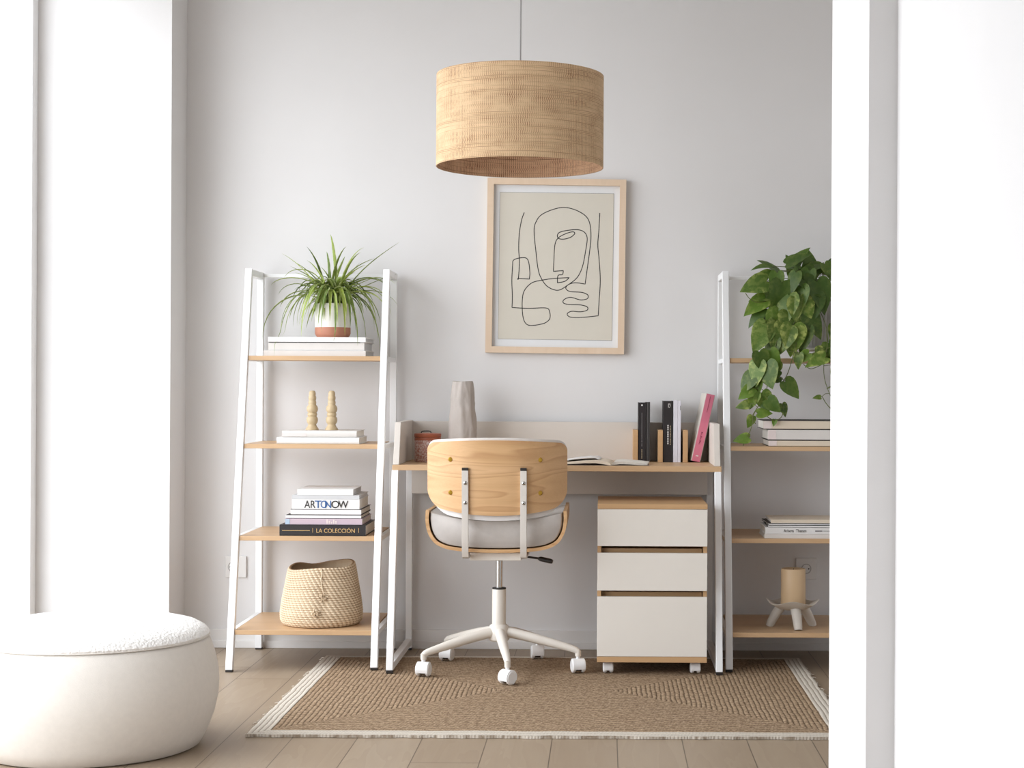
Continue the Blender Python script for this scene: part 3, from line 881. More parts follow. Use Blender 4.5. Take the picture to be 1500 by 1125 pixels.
# ------------------------------------------------------------------ framed print
def picture():
    cx, cz, wd, hg = -0.1895, 1.4855, 0.537, 0.6765
    t = thing('framed_print', (cx, 0, cz - hg / 2), 'line drawing of a face in a pale wooden frame on the back wall', 'picture')
    rot = Matrix.Translation((cx, 0, cz)) @ Matrix.Rotation(R(0.5), 4, 'Y') @ Matrix.Rotation(R(0.0), 4, 'X')
    FW, FD = 0.0245, 0.030
    bm = new()
    o = [(-wd / 2, -hg / 2), (wd / 2, -hg / 2), (wd / 2, hg / 2), (-wd / 2, hg / 2)]
    i_ = [(-wd / 2 + FW, -hg / 2 + FW), (wd / 2 - FW, -hg / 2 + FW), (wd / 2 - FW, hg / 2 - FW), (-wd / 2 + FW, hg / 2 - FW)]
    def V(p, y): return bm.verts.new((p[0], y, p[1]))
    of = [V(p, -FD) for p in o]; ob = [V(p, -0.002) for p in o]; nf = [V(p, -FD) for p in i_]; nb = [V(p, -0.002) for p in i_]
    for k in range(4):
        q = (k + 1) % 4
        bm.faces.new((of[k], of[q], nf[q], nf[k])); bm.faces.new((ob[k], nb[k], nb[q], ob[q]))
        bm.faces.new((of[k], ob[k], ob[q], of[q])); bm.faces.new((nf[k], nf[q], nb[q], nb[k]))
    bmesh.ops.transform(bm, matrix=rot, verts=bm.verts); obj('frame', bm, 'frame_wood', t)
    bm = new(); box(bm, -wd / 2 + FW, wd / 2 - FW, -0.012, -0.008, -hg / 2 + FW, hg / 2 - FW); bmesh.ops.transform(bm, matrix=rot, verts=bm.verts)
    obj('mount', bm, 'mat_board', t)
    MW = 0.0245
    px, pz = wd / 2 - FW - MW + 0.002, hg / 2 - FW - MW - 0.004
    bm = new(); box(bm, -px, px, -0.0126, -0.0121, -pz, pz); bmesh.ops.transform(bm, matrix=rot, verts=bm.verts)
    pr = obj('print', bm, 'paper_print', t)
    # the drawing: one continuous line, plus the fine rule round the sheet
    L = [(270,243),(255,290),(243,370),(241,460),(246,540),(242,634),(242,635),(305,638),(305,638),(307,600),(300,540),(285,514),(250,513),(212,527),(207,560),(204,650),(208,740),(207,808),(207,808),(300,812),(402,808),(424,830),(426,870),(400,896),(350,910),(305,912),(280,890),(268,840),(266,760),(278,705),(320,660),(380,643),(450,632),(535,626),(535,626),(510,648),(467,658),(467,658),(470,615),(495,608),(500,585),(500,585),(443,590),(443,590),(445,520),(450,430),(470,390),(515,364),(552,354),(563,364),(540,386),(500,398),(470,394),(463,376),(476,358),(520,346),(580,341),(618,355),(635,390),(628,460),(610,560),(580,625),(530,668),(472,702),(412,682),(375,635),(355,580),(340,470),(328,350),(340,295),(370,255),(430,225),(495,210),(560,222),(620,255),(648,300),(657,380),(650,470),(638,570),(627,663),(627,663),(570,656),(530,668),(516,690),(540,708),(610,713),(643,728),(640,750),(600,757),(545,743),(508,756),(502,775),(530,785),(600,787),(640,798),(640,818),(600,828),(550,826),(526,842),(545,860),(610,861),(705,850),(705,850),(709,760),(714,640),(706,520),(697,430),(702,340),(706,240)]
    # drawing units -> metres on the sheet (sheet spans 128..787 by 124..997)
    def S2(p): return Vector(((p[0] - 457) / 659 * 2 * px, -0.0128, -(p[1] - 560) / 873 * 2 * pz))
    cv = crom([S2(p) for p in L], 7)
    bm = new(); tube(bm, cv, 0.00165, 6)
    for v in bm.verts: v.co.y = -0.0127 + (v.co.y + 0.0128) * 0.25
    bmesh.ops.transform(bm, matrix=rot, verts=bm.verts); obj('line_drawing', bm, 'ink', pr)
    bm = new()
    for (x0, x1, z0, z1) in ((-px, px, pz - .0011, pz), (-px, px, -pz, -pz + .0011), (-px, -px + .0011, -pz, pz), (px - .0011, px, -pz, pz)):
        box(bm, x0, x1, -0.0128, -0.0125, z0, z1)
    bmesh.ops.transform(bm, matrix=rot, verts=bm.verts); obj('sheet_border', bm, 'grey_ink', pr)
picture()

# ------------------------------------------------------------------ books
def book(label, group, mtx, L, D, T, cover, pages='pages', board=0.0022, spine=None, rounded=False, name='book', edge=None, hang=0.003, top=None):
    """local frame: x along the spine (0..L), y from spine (0) to fore edge (D), z thickness (0..T); mtx puts it in the room"""
    loc = mtx @ Vector((L / 2, D / 2, 0))
    t = thing(name, loc, label, 'book', group)
    bm = new()
    box(bm, 0, L, 0.001, D, 0, board, 0.0005, 1 if edge else 0); box(bm, 0, L, 0.001, D, T - board, T, 0.0005, 1 if edge and not top else 0)
    if rounded:
        n = 8; A = []; B = []
        for k in range(n + 1):
            a = -PI / 2 + PI * k / n
            A.append((-math.cos(a) * T * 0.22, T / 2 + math.sin(a) * T / 2)); B.append((0.003, T / 2 + math.sin(a) * (T / 2 - board)))
        for k in range(n):
            q = [bm.verts.new((x, y, z)) for x in (0, L) for (y, z) in (A[k], A[k + 1], B[k + 1], B[k])]
            bm.faces.new(q[0:4]); bm.faces.new(q[4:8])
            for i in range(4): bm.faces.new((q[i], q[4 + i], q[4 + (i + 1) % 4], q[(i + 1) % 4]))
    else:
        zz = board if edge else 0
        box(bm, 0, L, 0, board, zz, T - zz, 0.0005)
    bmesh.ops.transform(bm, matrix=mtx, verts=bm.verts)
    cv = obj('cover', bm, [cover, edge or cover], t, rounded)
    bm = new(); box(bm, hang, L - hang, board + 0.0006, D - hang, board, T - board)
    bmesh.ops.transform(bm, matrix=mtx, verts=bm.verts); obj('pages', bm, pages, t)
    return t, cv
FLIP = Matrix(((1, 0, 0, 0), (0, 0, -1, 0), (0, 1, 0, 0), (0, 0, 0, 1)))   # text plane (x right, y up, facing -y)
def at(x, y, z, rz=0.0): return Matrix.Translation((x, y, z)) @ Matrix.Rotation(R(rz), 4, 'Z')
def spine_text(cv, mtx, s, x, z, wd, hg, m, name='title', off=0.0006):
    return text(name, s, wd, hg, m, cv, mtx @ Matrix.Translation((x, -off, z)) @ FLIP, 0.0005)

GAP = 0.0004
def stack(z, rows):
    """rows bottom to top: (x0, x1, y_front, depth, thickness, rz, args) -> piles them exactly on one another"""
    out = []
    for (x0, x1, yf, d, th, rz, label, group, kw) in rows:
        m = at(x0, yf, z, rz)
        tt, cv = book(label, group, m, x1 - x0, d, th - GAP, **kw)
        out.append((tt, cv, m)); z += th
    return out, z

# left ladder, top shelf: three pale books under the spider plant
G = 'books under the spider plant'
bk, ZP = stack(SHELF_Z[3], [
    (-1.262, -0.884, -0.305, 0.235, 0.0205, 0, 'off-white book, bottom of the three under the spider plant', G, dict(cover='b_offwhite', pages='b_grey')),
    (-1.246, -0.890, -0.300, 0.225, 0.0315, 0, 'thick pale book, middle of the three under the spider plant', G, dict(cover='b_offwhite', edge='b_white', pages='b_grey', board=0.003)),
    (-1.246, -0.884, -0.305, 0.235, 0.0185, 0, 'white book directly under the spider plant pot', G, dict(cover='b_white', pages='b_grey', board=0.003))])
bm = new(); box(bm, -1.245, -0.905, -0.3003, -0.2995, SHELF_Z[3] + 0.0205 + 0.0290, SHELF_Z[3] + 0.0205 + 0.0308); obj('dark_edge', bm, 'b_edge', bk[1][1])

# left ladder, second shelf: two books under the candlesticks
G = 'books under the candlesticks'
bk, ZC = stack(SHELF_Z[2], [
    (-1.196, -0.895, -0.382, 0.215, 0.0245, 0, 'white book with rounded spine, lower of the two under the candlesticks', G, dict(cover='b_white', rounded=True, board=0.0025)),
    (-1.178, -0.905, -0.375, 0.205, 0.0240, 0, 'off-white book with blush spine end directly under the candlesticks', G, dict(cover='b_offwhite', rounded=True, board=0.0025))])
bm = new(); box(bm, -1.177, -1.090, -0.3807, -0.3795, SHELF_Z[2] + 0.0275, SHELF_Z[2] + 0.0395); obj('spine_band', bm, 'b_blush', bk[1][1], label='blush spine band')

# left ladder, third shelf: a pile of seven
G = 'pile of books above the basket'
bk, z3 = stack(SHELF_Z[1], [
    (-1.172, -0.860, -0.450, 0.250, 0.0405, 0, 'thick black book with gold spine lettering at the bottom of the pile', G, dict(cover='b_black', edge='b_black', board=0.003)),
    (-1.153, -0.874, -0.443, 0.250, 0.0215, 0, 'mauve book with pale blue spine end lying on the black book', G, dict(cover='b_mauve')),
    (-1.151, -0.878, -0.440, 0.240, 0.0135, 0, 'thin white book lying on the mauve book', G, dict(cover='b_white', edge='b_edge', board=0.0015)),
    (-1.134, -0.878, -0.440, 0.250, 0.0205, 0, 'white book with dark cover edges, just below the large-lettered book', G, dict(cover='b_white', edge='b_edge', board=0.0016)),
    (-1.129, -0.884, -0.440, 0.240, 0.0365, 0, 'white book with large black and blue spine letters', G, dict(cover='b_white')),
    (-1.129, -0.885, -0.440, 0.235, 0.0145, 0, 'grey book on the white book with large letters', G, dict(cover='b_grey', pages='b_grey')),
    (-1.110, -0.907, -0.440, 0.215, 0.0220, 0, 'small white book on top of the pile above the basket', G, dict(cover='b_white', pages='b_grey'))])
tt, cv, m = bk[0]
spine_text(cv, m, 'LA COLECCIÓN', 0.134, 0.012, 0.139, 0.0185, 'gold')
for (x0, x1, z0, z1) in ((0.010, 0.110, .0185, .0205), (0.120, 0.1215, .012, .029), (0.286, 0.2875, .012, .029)):
    bm = new(); box(bm, x0, x1, -0.0010, -0.0002, z0, z1)
    bmesh.ops.transform(bm, matrix=m, verts=bm.verts); obj('gold_rule', bm, 'gold', cv)
tt, cv, m = bk[1]
bm = new(); box(bm, 0.0005, 0.017, -0.0010, -0.0002, 0.001, 0.0200); bmesh.ops.transform(bm, matrix=m, verts=bm.verts); obj('spine_band', bm, 'b_blue', cv, label='pale blue spine end')
bm = new()
for k in range(5): box(bm, 0.150 + k * 0.008, 0.155 + k * 0.008, -0.0010, -0.0002, 0.003, 0.018 - (k % 3) * 0.004)
bmesh.ops.transform(bm, matrix=m, verts=bm.verts); obj('spine_print', bm, 'b_blush', cv)
tt, cv, m = bk[4]
spine_text(cv, m, 'AR', 0.045, 0.0045, 0.040, 0.0265, 'ink')
spine_text(cv, m, 'T', 0.083, 0.0045, 0.024, 0.0265, 'blue_ink', off=0.0009)
spine_text(cv, m, 'O', 0.104, 0.0045, 0.024, 0.0265, 'blue_ink')
spine_text(cv, m, 'N', 0.120, 0.0045, 0.022, 0.0265, 'blue_ink', off=0.0012)
spine_text(cv, m, 'O', 0.143, 0.0045, 0.028, 0.0265, 'ink', off=0.0009)
spine_text(cv, m, 'W', 0.168, 0.0045, 0.036, 0.0265, 'ink', off=0.0012)

# right ladder, second shelf: three thick cream books
G = 'cream books under the pothos'
bk, z = stack(SHELF_Z[2], [
    (0.602, 0.915, -0.385, 0.240, 0.0235, 0, 'cream book, lowest of the three below the pothos', G, dict(cover='b_cream', edge='b_edge', board=0.002)),
    (0.599, 0.915, -0.388, 0.245, 0.0395, 0, 'thick grey-white book in the middle of the three below the pothos', G, dict(cover='b_offwhite', edge='b_edge', board=0.002)),
    (0.583, 0.915, -0.390, 0.250, 0.0325, 0, 'cream book on top of the three below the pothos', G, dict(cover='b_cream', edge='b_edge', board=0.002))])
for (tt, cv, m), th in zip(bk, (0.0235, 0.0395, 0.0325)):
    bm = new(); box(bm, 0.0005, 0.030, -0.0008, -0.0001, 0.0025, th - 0.003); bmesh.ops.transform(bm, matrix=m, verts=bm.verts); obj('spine_band', bm, 'b_blush', cv)
# right ladder, third shelf: flat pile of magazines
G = 'pile of magazines above the pillar candle'
bk, z = stack(SHELF_Z[1], [
    (0.583, 0.905, -0.450, 0.225, 0.0165, 0, 'plain pale magazine at the bottom of the pile above the pillar candle', G, dict(cover='b_offwhite', name='magazine', board=0.001)),
    (0.586, 0.905, -0.450, 0.225, 0.0235, 0, 'thick magazine with black spine lettering in the pile above the candle', G, dict(cover='b_white', name='magazine', board=0.001)),
    (0.596, 0.905, -0.448, 0.225, 0.0075, -1.5, 'thin pale magazine just above the lettered one in the pile', G, dict(cover='b_white', edge='b_edge', name='magazine', board=0.001)),
    (0.598, 0.905, -0.448, 0.225, 0.0065, 1.2, 'second thin magazine above the lettered one in the pile', G, dict(cover='b_white', edge='b_edge', name='magazine', board=0.001)),
    (0.606, 0.905, -0.448, 0.215, 0.0135, 0, 'cream magazine on top of the pile above the candle', G, dict(cover='b_cream', edge='b_edge', name='magazine', board=0.0012, top=True))])
tt, cv, m = bk[1]
spine_text(cv, m, 'Arhens  Thanen', 0.066, 0.006, 0.082, 0.0105, 'ink')
bm = new(); box(bm, 0.180, 0.206, -0.0010, -0.0002, 0.0085, 0.0125); box(bm, 0.209, 0.26, -0.0010, -0.0002, 0.0097, 0.0113)
bmesh.ops.transform(bm, matrix=m, verts=bm.verts); obj('spine_print', bm, 'grey_ink', cv)

# upright books between the dividers on the desk
def upright(x, yf, lean=0.0, z=DT, yaw=0.0):
    """spine to the camera; the x axis of the book points up, its thickness to the right"""
    return Matrix.Translation((x, yf, z)) @ Matrix.Rotation(R(yaw), 4, 'Z') @ Matrix.Rotation(R(lean), 4, 'Y') @ Matrix(((0, 0, 1, 0), (0, 1, 0, 0), (1, 0, 0, 0), (0, 0, 0, 1)))
def glyphs(cv, mtx, spec, m, name='spine_print'):
    """small printed marks on a spine: (up0, up1, across0, across1)"""
    bm = new()
    for (u0, u1, a0, a1) in spec: box(bm, u0, u1, -0.0010, -0.0002, a0, a1)
    bmesh.ops.transform(bm, matrix=mtx, verts=bm.verts); obj(name, bm, m, cv)
G = 'books between the desk dividers'
rnd = random.Random(3)
YB = -0.172
m = upright(0.1300, YB); tt, cv = book('black book with a white dot and thin line on its spine, leftmost on the desk', G, m, 0.226, 0.120, 0.029, 'b_black', board=0.002)
bm = new()
b2 = new(); cyl(b2, 0, 0, 0, 0.0006, 0.0034, 20); bmesh.ops.transform(b2, matrix=m @ Matrix.Translation((0.2155, -0.0004, 0.0135)) @ Matrix.Rotation(PI / 2, 4, 'X'), verts=b2.verts)
obj('spine_dot', b2, 'white_ink', cv)
glyphs(cv, m, [(0.10, 0.187, 0.0125, 0.0145)], 'grey_ink')
glyphs(cv, m, [(0.06 + i * 0.0055, 0.0642 + i * 0.0055 - 0.001 * (i % 3), 0.012, 0.0155) for i in range(8)], 'grey_ink')
glyphs(cv, m, [(0.014 + i * 0.006, 0.0185 + i * 0.006, 0.0125, 0.0155) for i in range(6)], 'beige_ink')
m = upright(0.1597, YB + 0.002); tt, cv = book('thin dark book tucked beside the black book with the white dot', G, m, 0.2275, 0.118, 0.0145, 'b_dark', board=0.0015)
glyphs(cv, m, [(0.002, 0.226, 0.0045, 0.0055), (0.002, 0.226, 0.0092, 0.0098)], 'grey_ink')
m = upright(0.2240, YB); tt, cv = book('thick black book with white spine lettering beside the white book', G, m, 0.2325, 0.120, 0.0375, 'b_black', board=0.002)
glyphs(cv, m, [(0.0685 + i * 0.0068, 0.0735 + i * 0.0068 - (0.0015 if i % 4 == 3 else 0), 0.016, 0.0205) for i in range(11)], 'white_ink')
glyphs(cv, m, [(0.066 + i * 0.0062, 0.0700 + i * 0.0062 - (0.001 if i % 3 == 1 else 0), 0.0258, 0.0290) for i in range(12)], 'beige_ink')
glyphs(cv, m, [(0.207, 0.222, 0.0185, 0.0205), (0.219, 0.222, 0.0185, 0.0265), (0.211, 0.222, 0.0250, 0.0270), (0.207, 0.2095, 0.022, 0.0255)], 'white_ink', 'spine_logo')
m = upright(0.2625, YB - 0.001); tt, cv = book('white book standing right of the thick black book', G, m, 0.2350, 0.120, 0.0165, 'b_lilac', board=0.0015)
m = upright(0.2797, YB - 0.001); tt, cv = book('slim white book between the white book and the right divider', G, m, 0.2330, 0.118, 0.0110, 'b_lilac', board=0.0012)
glyphs(cv, m, [(0.197, 0.214, 0.0085, 0.0108)], 'grey_ink')
LEAN = 12.6
m = upright(0.3305, YB - 0.010, LEAN, DT + 0.0004 + 0.0345 * math.sin(R(LEAN)), 5.0); tt, cv = book('pink book leaning right against the desk side panel', G, m, 0.260, 0.125, 0.0345, 'b_pink', board=0.002, edge='dish')
glyphs(cv, m, [(0.19, 0.252, 0.0165, 0.0180)], 'rose_ink')
glyphs(cv, m, [(0.066 + i * 0.0055, 0.0700 + i * 0.0055, 0.0135, 0.0160 + 0.002 * (i % 3)) for i in range(9)], 'rose_ink')
glyphs(cv, m, [(0.020, 0.0235, 0.0125, 0.0225), (0.0235, 0.0255, 0.0190, 0.0205)], 'white_ink', 'spine_logo')

# open book lying on the desk
def open_book():
    t = thing('open_book', (0.02, -0.37, DT), 'open book lying on the desk right of the chair', 'book')
    # spine runs front to back near x=0.028; left half with fanned pages, right half flatter
    def leafblock(bm, sgn, prof, y0, y1, th):
        n = len(prof)
        top0 = [bm.verts.new((x, y0 + sk, DT + z)) for x, z, sk in prof]; top1 = [bm.verts.new((x + 0.012, y1 + sk * .4, DT + z)) for x, z, sk in prof]
        bot0 = [bm.verts.new((x, y0 + sk, DT + max(0.0015, z - th(i / (n - 1))))) for i, (x, z, sk) in enumerate(prof)]
        bot1 = [bm.verts.new((x + 0.012, y1 + sk * .4, DT + max(0.0015, z - th(i / (n - 1))))) for i, (x, z, sk) in enumerate(prof)]
        for i in range(n - 1):
            bm.faces.new((top0[i], top0[i + 1], top1[i + 1], top1[i])); bm.faces.new((bot0[i], bot1[i], bot1[i + 1], bot0[i + 1]))
            bm.faces.new((top0[i], bot0[i], bot0[i + 1], top0[i + 1])); bm.faces.new((top1[i], top1[i + 1], bot1[i + 1], bot1[i]))
        for i in (0, n - 1): bm.faces.new((top0[i], top1[i], bot1[i], bot0[i]))
    bm = new()
    leafblock(bm, -1, [(0.026, 0.003, -.004), (0.018, 0.012, -.002), (0.0, 0.0165, 0), (-0.03, 0.019, 0), (-0.07, 0.0175, 0.0), (-0.11, 0.014, 0.004), (-0.137, 0.0115, 0.01), (-0.155, 0.0095, 0.012)], -0.452, -0.262, lambda f: 0.014 * (1 - 0.55 * f))
    obj('page_block', bm, 'b_cream', t, True)
    bm = new()
    leafblock(bm, -1, [(-0.018, 0.0205, 0.035), (-0.03, 0.0265, 0.034), (-0.06, 0.0275, 0.03), (-0.10, 0.0235, 0.02), (-0.13, 0.0185, 0.018), (-0.150, 0.0145, 0.016)], -0.452, -0.270, lambda f: 0.0012)
    obj('raised_pages', bm, 'b_white', t, True, 'lifted white pages')
    bm = new()
    leafblock(bm, 1, [(0.028, 0.003, -.012), (0.036, 0.0135, -.004), (0.06, 0.0155, 0), (0.10, 0.013, 0.004), (0.135, 0.010, 0.008), (0.158, 0.007, 0.012)], -0.446, -0.264, lambda f: 0.012 * (1 - 0.4 * f))
    obj('page_block', bm, 'pages', t, True)
    bm = new()
    box(bm, -0.160, 0.027, -0.455, -0.258, DT + 0.0002, DT + 0.0018, 0.0004); box(bm, 0.029, 0.165, -0.448, -0.258, DT + 0.0002, DT + 0.0018, 0.0004)
    obj('cover', bm, 'grey_brown', t)
open_book()

# ------------------------------------------------------------------ vase and canister on the desk
def vase():
    cx, cy = -0.534, -0.190
    bm = new()
    H = 0.302; n = 72; rows = 44
    t = [0.0, 0.06, 0.3, 0.6, 0.85, 0.95, 1.0]; rr = [0.054, 0.0595, 0.056, 0.0505, 0.0445, 0.0415, 0.0385]
    def rad(f):
        for a, b, p, q in zip(t, t[1:], rr, rr[1:]):
            if f <= b: return p + (q - p) * (f - a) / (b - a)
        return rr[-1]
    def facet(a):       # soft seven-sided plan
        k = 7; s = 2 * PI / k; u = (a + 0.25) % s - s / 2
        return (math.cos(PI / k) / math.cos(u)) * 0.55 + 0.45
    rings = []
    for j in range(rows + 1):
        f = j / rows
        ring = []
        for k in range(n):
            a = 2 * PI * k / n
            r = rad(f) * facet(a + 0.5 * math.sin(f * 2.2)) + 0.0030 * noise.fractal(Vector((math.cos(a) * 2.6, math.sin(a) * 2.6, f * 5)), 0.8, 2.0, 4)
            ring.append(bm.verts.new((cx + r * math.cos(a), cy + r * math.sin(a), DT + 0.0004 + f * H + (0.0012 * math.cos(a * 2 + 1) * (f > .99)))))
        rings.append(ring)
    inn = []
    for f in (1.0, 0.9, 0.6, 0.1):
        inn.append([bm.verts.new((cx + (rad(f) - 0.006) * math.cos(2 * PI * k / n), cy + (rad(f) - 0.006) * math.sin(2 * PI * k / n), DT + f * H - 0.001)) for k in range(n)])
    allr = rings + inn
    for a, b in zip(allr, allr[1:]):
        for k in range(n): bm.faces.new((a[k], a[(k + 1) % n], b[(k + 1) % n], b[k]))
    bm.faces.new(rings[0]); bm.faces.new(inn[-1])
    tag(obj('vase', bm, 'vase', None, True, angle=55), 'tall tapering grey clay vase at the back of the desk, behind the chair', 'vase')
vase()
def canister():
    cx, cy = -0.661, -0.225
    t = thing('canister', (cx, cy, DT), 'terracotta lidded canister at the left end of the desk', 'canister')
    bm = new(); lathe(bm, [(0, DT + .0004), (0.046, DT + .0004), (0.0485, DT + 0.004), (0.0485, DT + 0.088), (0.046, DT + 0.092), (0, DT + 0.092)], cx, cy, 56); obj('body', bm, 'embossed', t, True)
    bm = new(); lathe(bm, [(0.0492, DT + 0.081), (0.0492, DT + 0.090), (0.0485, DT + 0.0925), (0.0470, DT + 0.0925), (0.0470, DT + 0.081)], cx, cy, 56, closed=True); obj('neck_band', bm, 'copper', t, True)
    bm = new(); lathe(bm, [(0, DT + 0.0930), (0.0500, DT + 0.0930), (0.0508, DT + 0.095), (0.0508, DT + 0.1045), (0.0485, DT + 0.1065), (0.02, DT + 0.108), (0, DT + 0.108)], cx, cy, 56)
    lid = obj('lid', bm, 'copper', t, True)
    bm = new(); tube(bm, [(cx - 0.024, cy - .01, DT + 0.1065), (cx - 0.021, cy - .01, DT + 0.1135), (cx - 0.012, cy - .01, DT + 0.1155), (cx + 0.004, cy - .01, DT + 0.1155), (cx + 0.012, cy - .01, DT + 0.1135), (cx + 0.014, cy - .01, DT + 0.1065)], 0.0022, 8); obj('handle', bm, 'black', lid, True, 'black wire handle')
canister()

# ------------------------------------------------------------------ candlesticks
def candlestick(cx, cy, z, label):
    u = 0.476e-3
    prof = [(0, 503), (50, 503), (51, 497), (46, 487), (36, 474), (31, 463), (31, 456), (39, 448), (43, 434), (44, 420), (41, 406), (35, 399), (31, 396), (36, 390), (38, 382), (36, 372), (31, 368), (38, 360), (43, 348), (44, 337), (41, 322), (34, 312), (28, 306), (29, 300), (31, 290), (29, 280), (25, 272), (28, 266), (30, 254), (29, 242), (24, 235), (26, 228), (26, 216), (23, 204), (15, 197), (0, 195)]
    bm = new(); lathe(bm, crom_prof([(r * u, z + (503 - y) * u) for r, y in prof]), cx, cy, 40)
    tag(obj('candlestick', bm, 'candlestick', None, True, angle=70), label, 'candlestick', 'turned wooden candlesticks')
def crom_prof(p): return p
candlestick(-1.084, -0.285, ZC, 'left of the two bobbin-turned wooden candlesticks on the second shelf')
candlestick(-1.012, -0.285, ZC, 'right of the two bobbin-turned wooden candlesticks on the second shelf')

# ------------------------------------------------------------------ basket
def basket():
    cx, cy, z0 = -1.034, -0.355, SHELF_Z[0] + 0.0005
    t = thing('basket', (cx, cy, z0), 'round woven seagrass basket with a slouching rim on the bottom shelf', 'basket')
    n = 288; rows = 110
    def rad(f):
        pts = [(0, 0.128), (0.03, 0.1385), (0.10, 0.1465), (0.22, 0.1475), (0.45, 0.1405), (0.75, 0.1285), (0.93, 0.1215), (1.0, 0.1165)]
        for (a, p), (b, q) in zip(pts, pts[1:]):
            if f <= b: return p + (q - p) * (f - a) / (b - a)
        return pts[-1][1]
    def H(a):    # rim height round the basket: low at the front left, raised at the right
        return 0.217 + 0.009 * math.cos(a - R(40)) - 0.010 * math.exp(-((math.degrees(a) - 115) / 22) ** 2) + 0.004 * math.sin(3 * a)
    bm = new(); lay = bm.verts.layers.float.new('tint')
    NR = 26
    def pt(a, f, side):
        h = H(a)
        row = f * NR; fr = row - math.floor(row)
        ridge = math.sin(PI * fr)
        ph = a * 50 + math.floor(row) * 1.9 + fr * 2.6
        tw = math.sin(ph)
        dent = 0.007 * math.exp(-((math.degrees(a) - 283) / 10) ** 2) * math.exp(-((f - 0.45) / 0.35) ** 2)
        r = rad(f) - dent
        if side == 0:
            d = 0.0052 * ridge * (0.50 + 0.50 * tw)
            tint = max(0.0, 1.0 - ridge * 1.15) * 0.85 + max(0, -tw) ** 2 * 0.55
            return Vector((cx + (r + d) * math.cos(a), cy + (r + d) * math.sin(a), z0 + f * h)), tint
        return Vector((cx + (r - 0.006 + 0.002 * ridge) * math.cos(a), cy + (r - 0.006 + .002 * ridge) * math.sin(a), z0 + max(0.006, f * h - 0.002))), 0.4 + 0.5 * (1 - ridge)
    rings = []
    for j in range(rows + 1):
        ring = []
        for k in range(n):
            p, tv = pt(2 * PI * k / n, j / rows, 0); v = bm.verts.new(p); v[lay] = tv; ring.append(v)
        rings.append(ring)
    for j in range(28, -1, -1):
        ring = []
        for k in range(n):
            p, tv = pt(2 * PI * k / n, j / 28, 1); v = bm.verts.new(p); v[lay] = tv; ring.append(v)
        rings.append(ring)
    for a, b in zip(rings, rings[1:]):
        for k in range(n): bm.faces.new((a[k], a[(k + 1) % n], b[(k + 1) % n], b[k]))
    bm.faces.new(rings[0]); bm.faces.new(rings[-1])
    obj('body', bm, 'seagrass', t, True, angle=80)
    rnd = random.Random(9)
    def on(a, f, lift=0.004):
        p, _ = pt(R(a), f, 0); return p + Vector((math.cos(R(a)), math.sin(R(a)), 0)) * lift
    for a, f in ((283.5, 0.52), (272, 0.26)):
        bm = new(); lay = bm.verts.layers.float.new('tint')
        for i in range(26):
            c = on(a + rnd.uniform(-4.5, 4.5), f + rnd.uniform(-.05, .05), 0.002)
            d = Vector((rnd.uniform(-1, 1), -abs(rnd.gauss(0, .5)), rnd.uniform(-1, 1))).normalized() * rnd.uniform(.006, .011)
            tube(bm, [c, c + d * .5 + Vector((0, -.004, .001)), c + d], [0.0022, 0.002, 0.001], 5)
        for v in bm.verts: v[lay] = rnd.random() * .6
        obj('knot', bm, 'seagrass', t, True)
    bm = new(); lay = bm.verts.layers.float.new('tint')
    tube(bm, [on(a, f, 0.0025) for a, f in ((279, .99), (279.5, .9), (278.5, .82), (279, .74), (281, .64), (283, .55))], 0.0016, 6)
    obj('drawstring', bm, 'seagrass', t, True)
basket()

# ------------------------------------------------------------------ plants
def setlay(bm, name):
    return bm.verts.layers.float.get(name) or bm.verts.layers.float.new(name)

def strap(bm, pts, width, tint, up, stripe=True):
    """arching grass-like leaf: V-folded ribbon along points"""
    lt = setlay(bm, 'tint'); le = setlay(bm, 'edge')
    n = len(pts); rows = []
    for i, p in enumerate(pts):
        f = i / (n - 1)
        tn = (pts[min(i + 1, n - 1)] - pts[max(i - 1, 0)]).normalized()
        sd = tn.cross(up)
        if sd.length < 1e-4: sd = Vector((1, 0, 0))
        sd.normalize(); nn = sd.cross(tn)
        wv = width * min(1.0, 0.55 + 2.2 * f) * (1 - f ** 3.2) ** 0.85 + 0.0003
        row = []
        for s, lift, e in ((-1, 0.35, 1.0), (-0.62, 0.12, 0.12), (0, -0.1, 0.0), (0.62, 0.12, 0.12), (1, 0.35, 1.0)):
            v = bm.verts.new(p + sd * s * wv / 2 + nn * lift * wv / 2); v[lt] = tint; v[le] = (0.9 if e == 1.0 else e) * (1 if stripe else .3)
            row.append(v)
        rows.append(row)
    for a, b in zip(rows, rows[1:]):
        for k in range(4): bm.faces.new((a[k], a[k + 1], b[k + 1], b[k]))

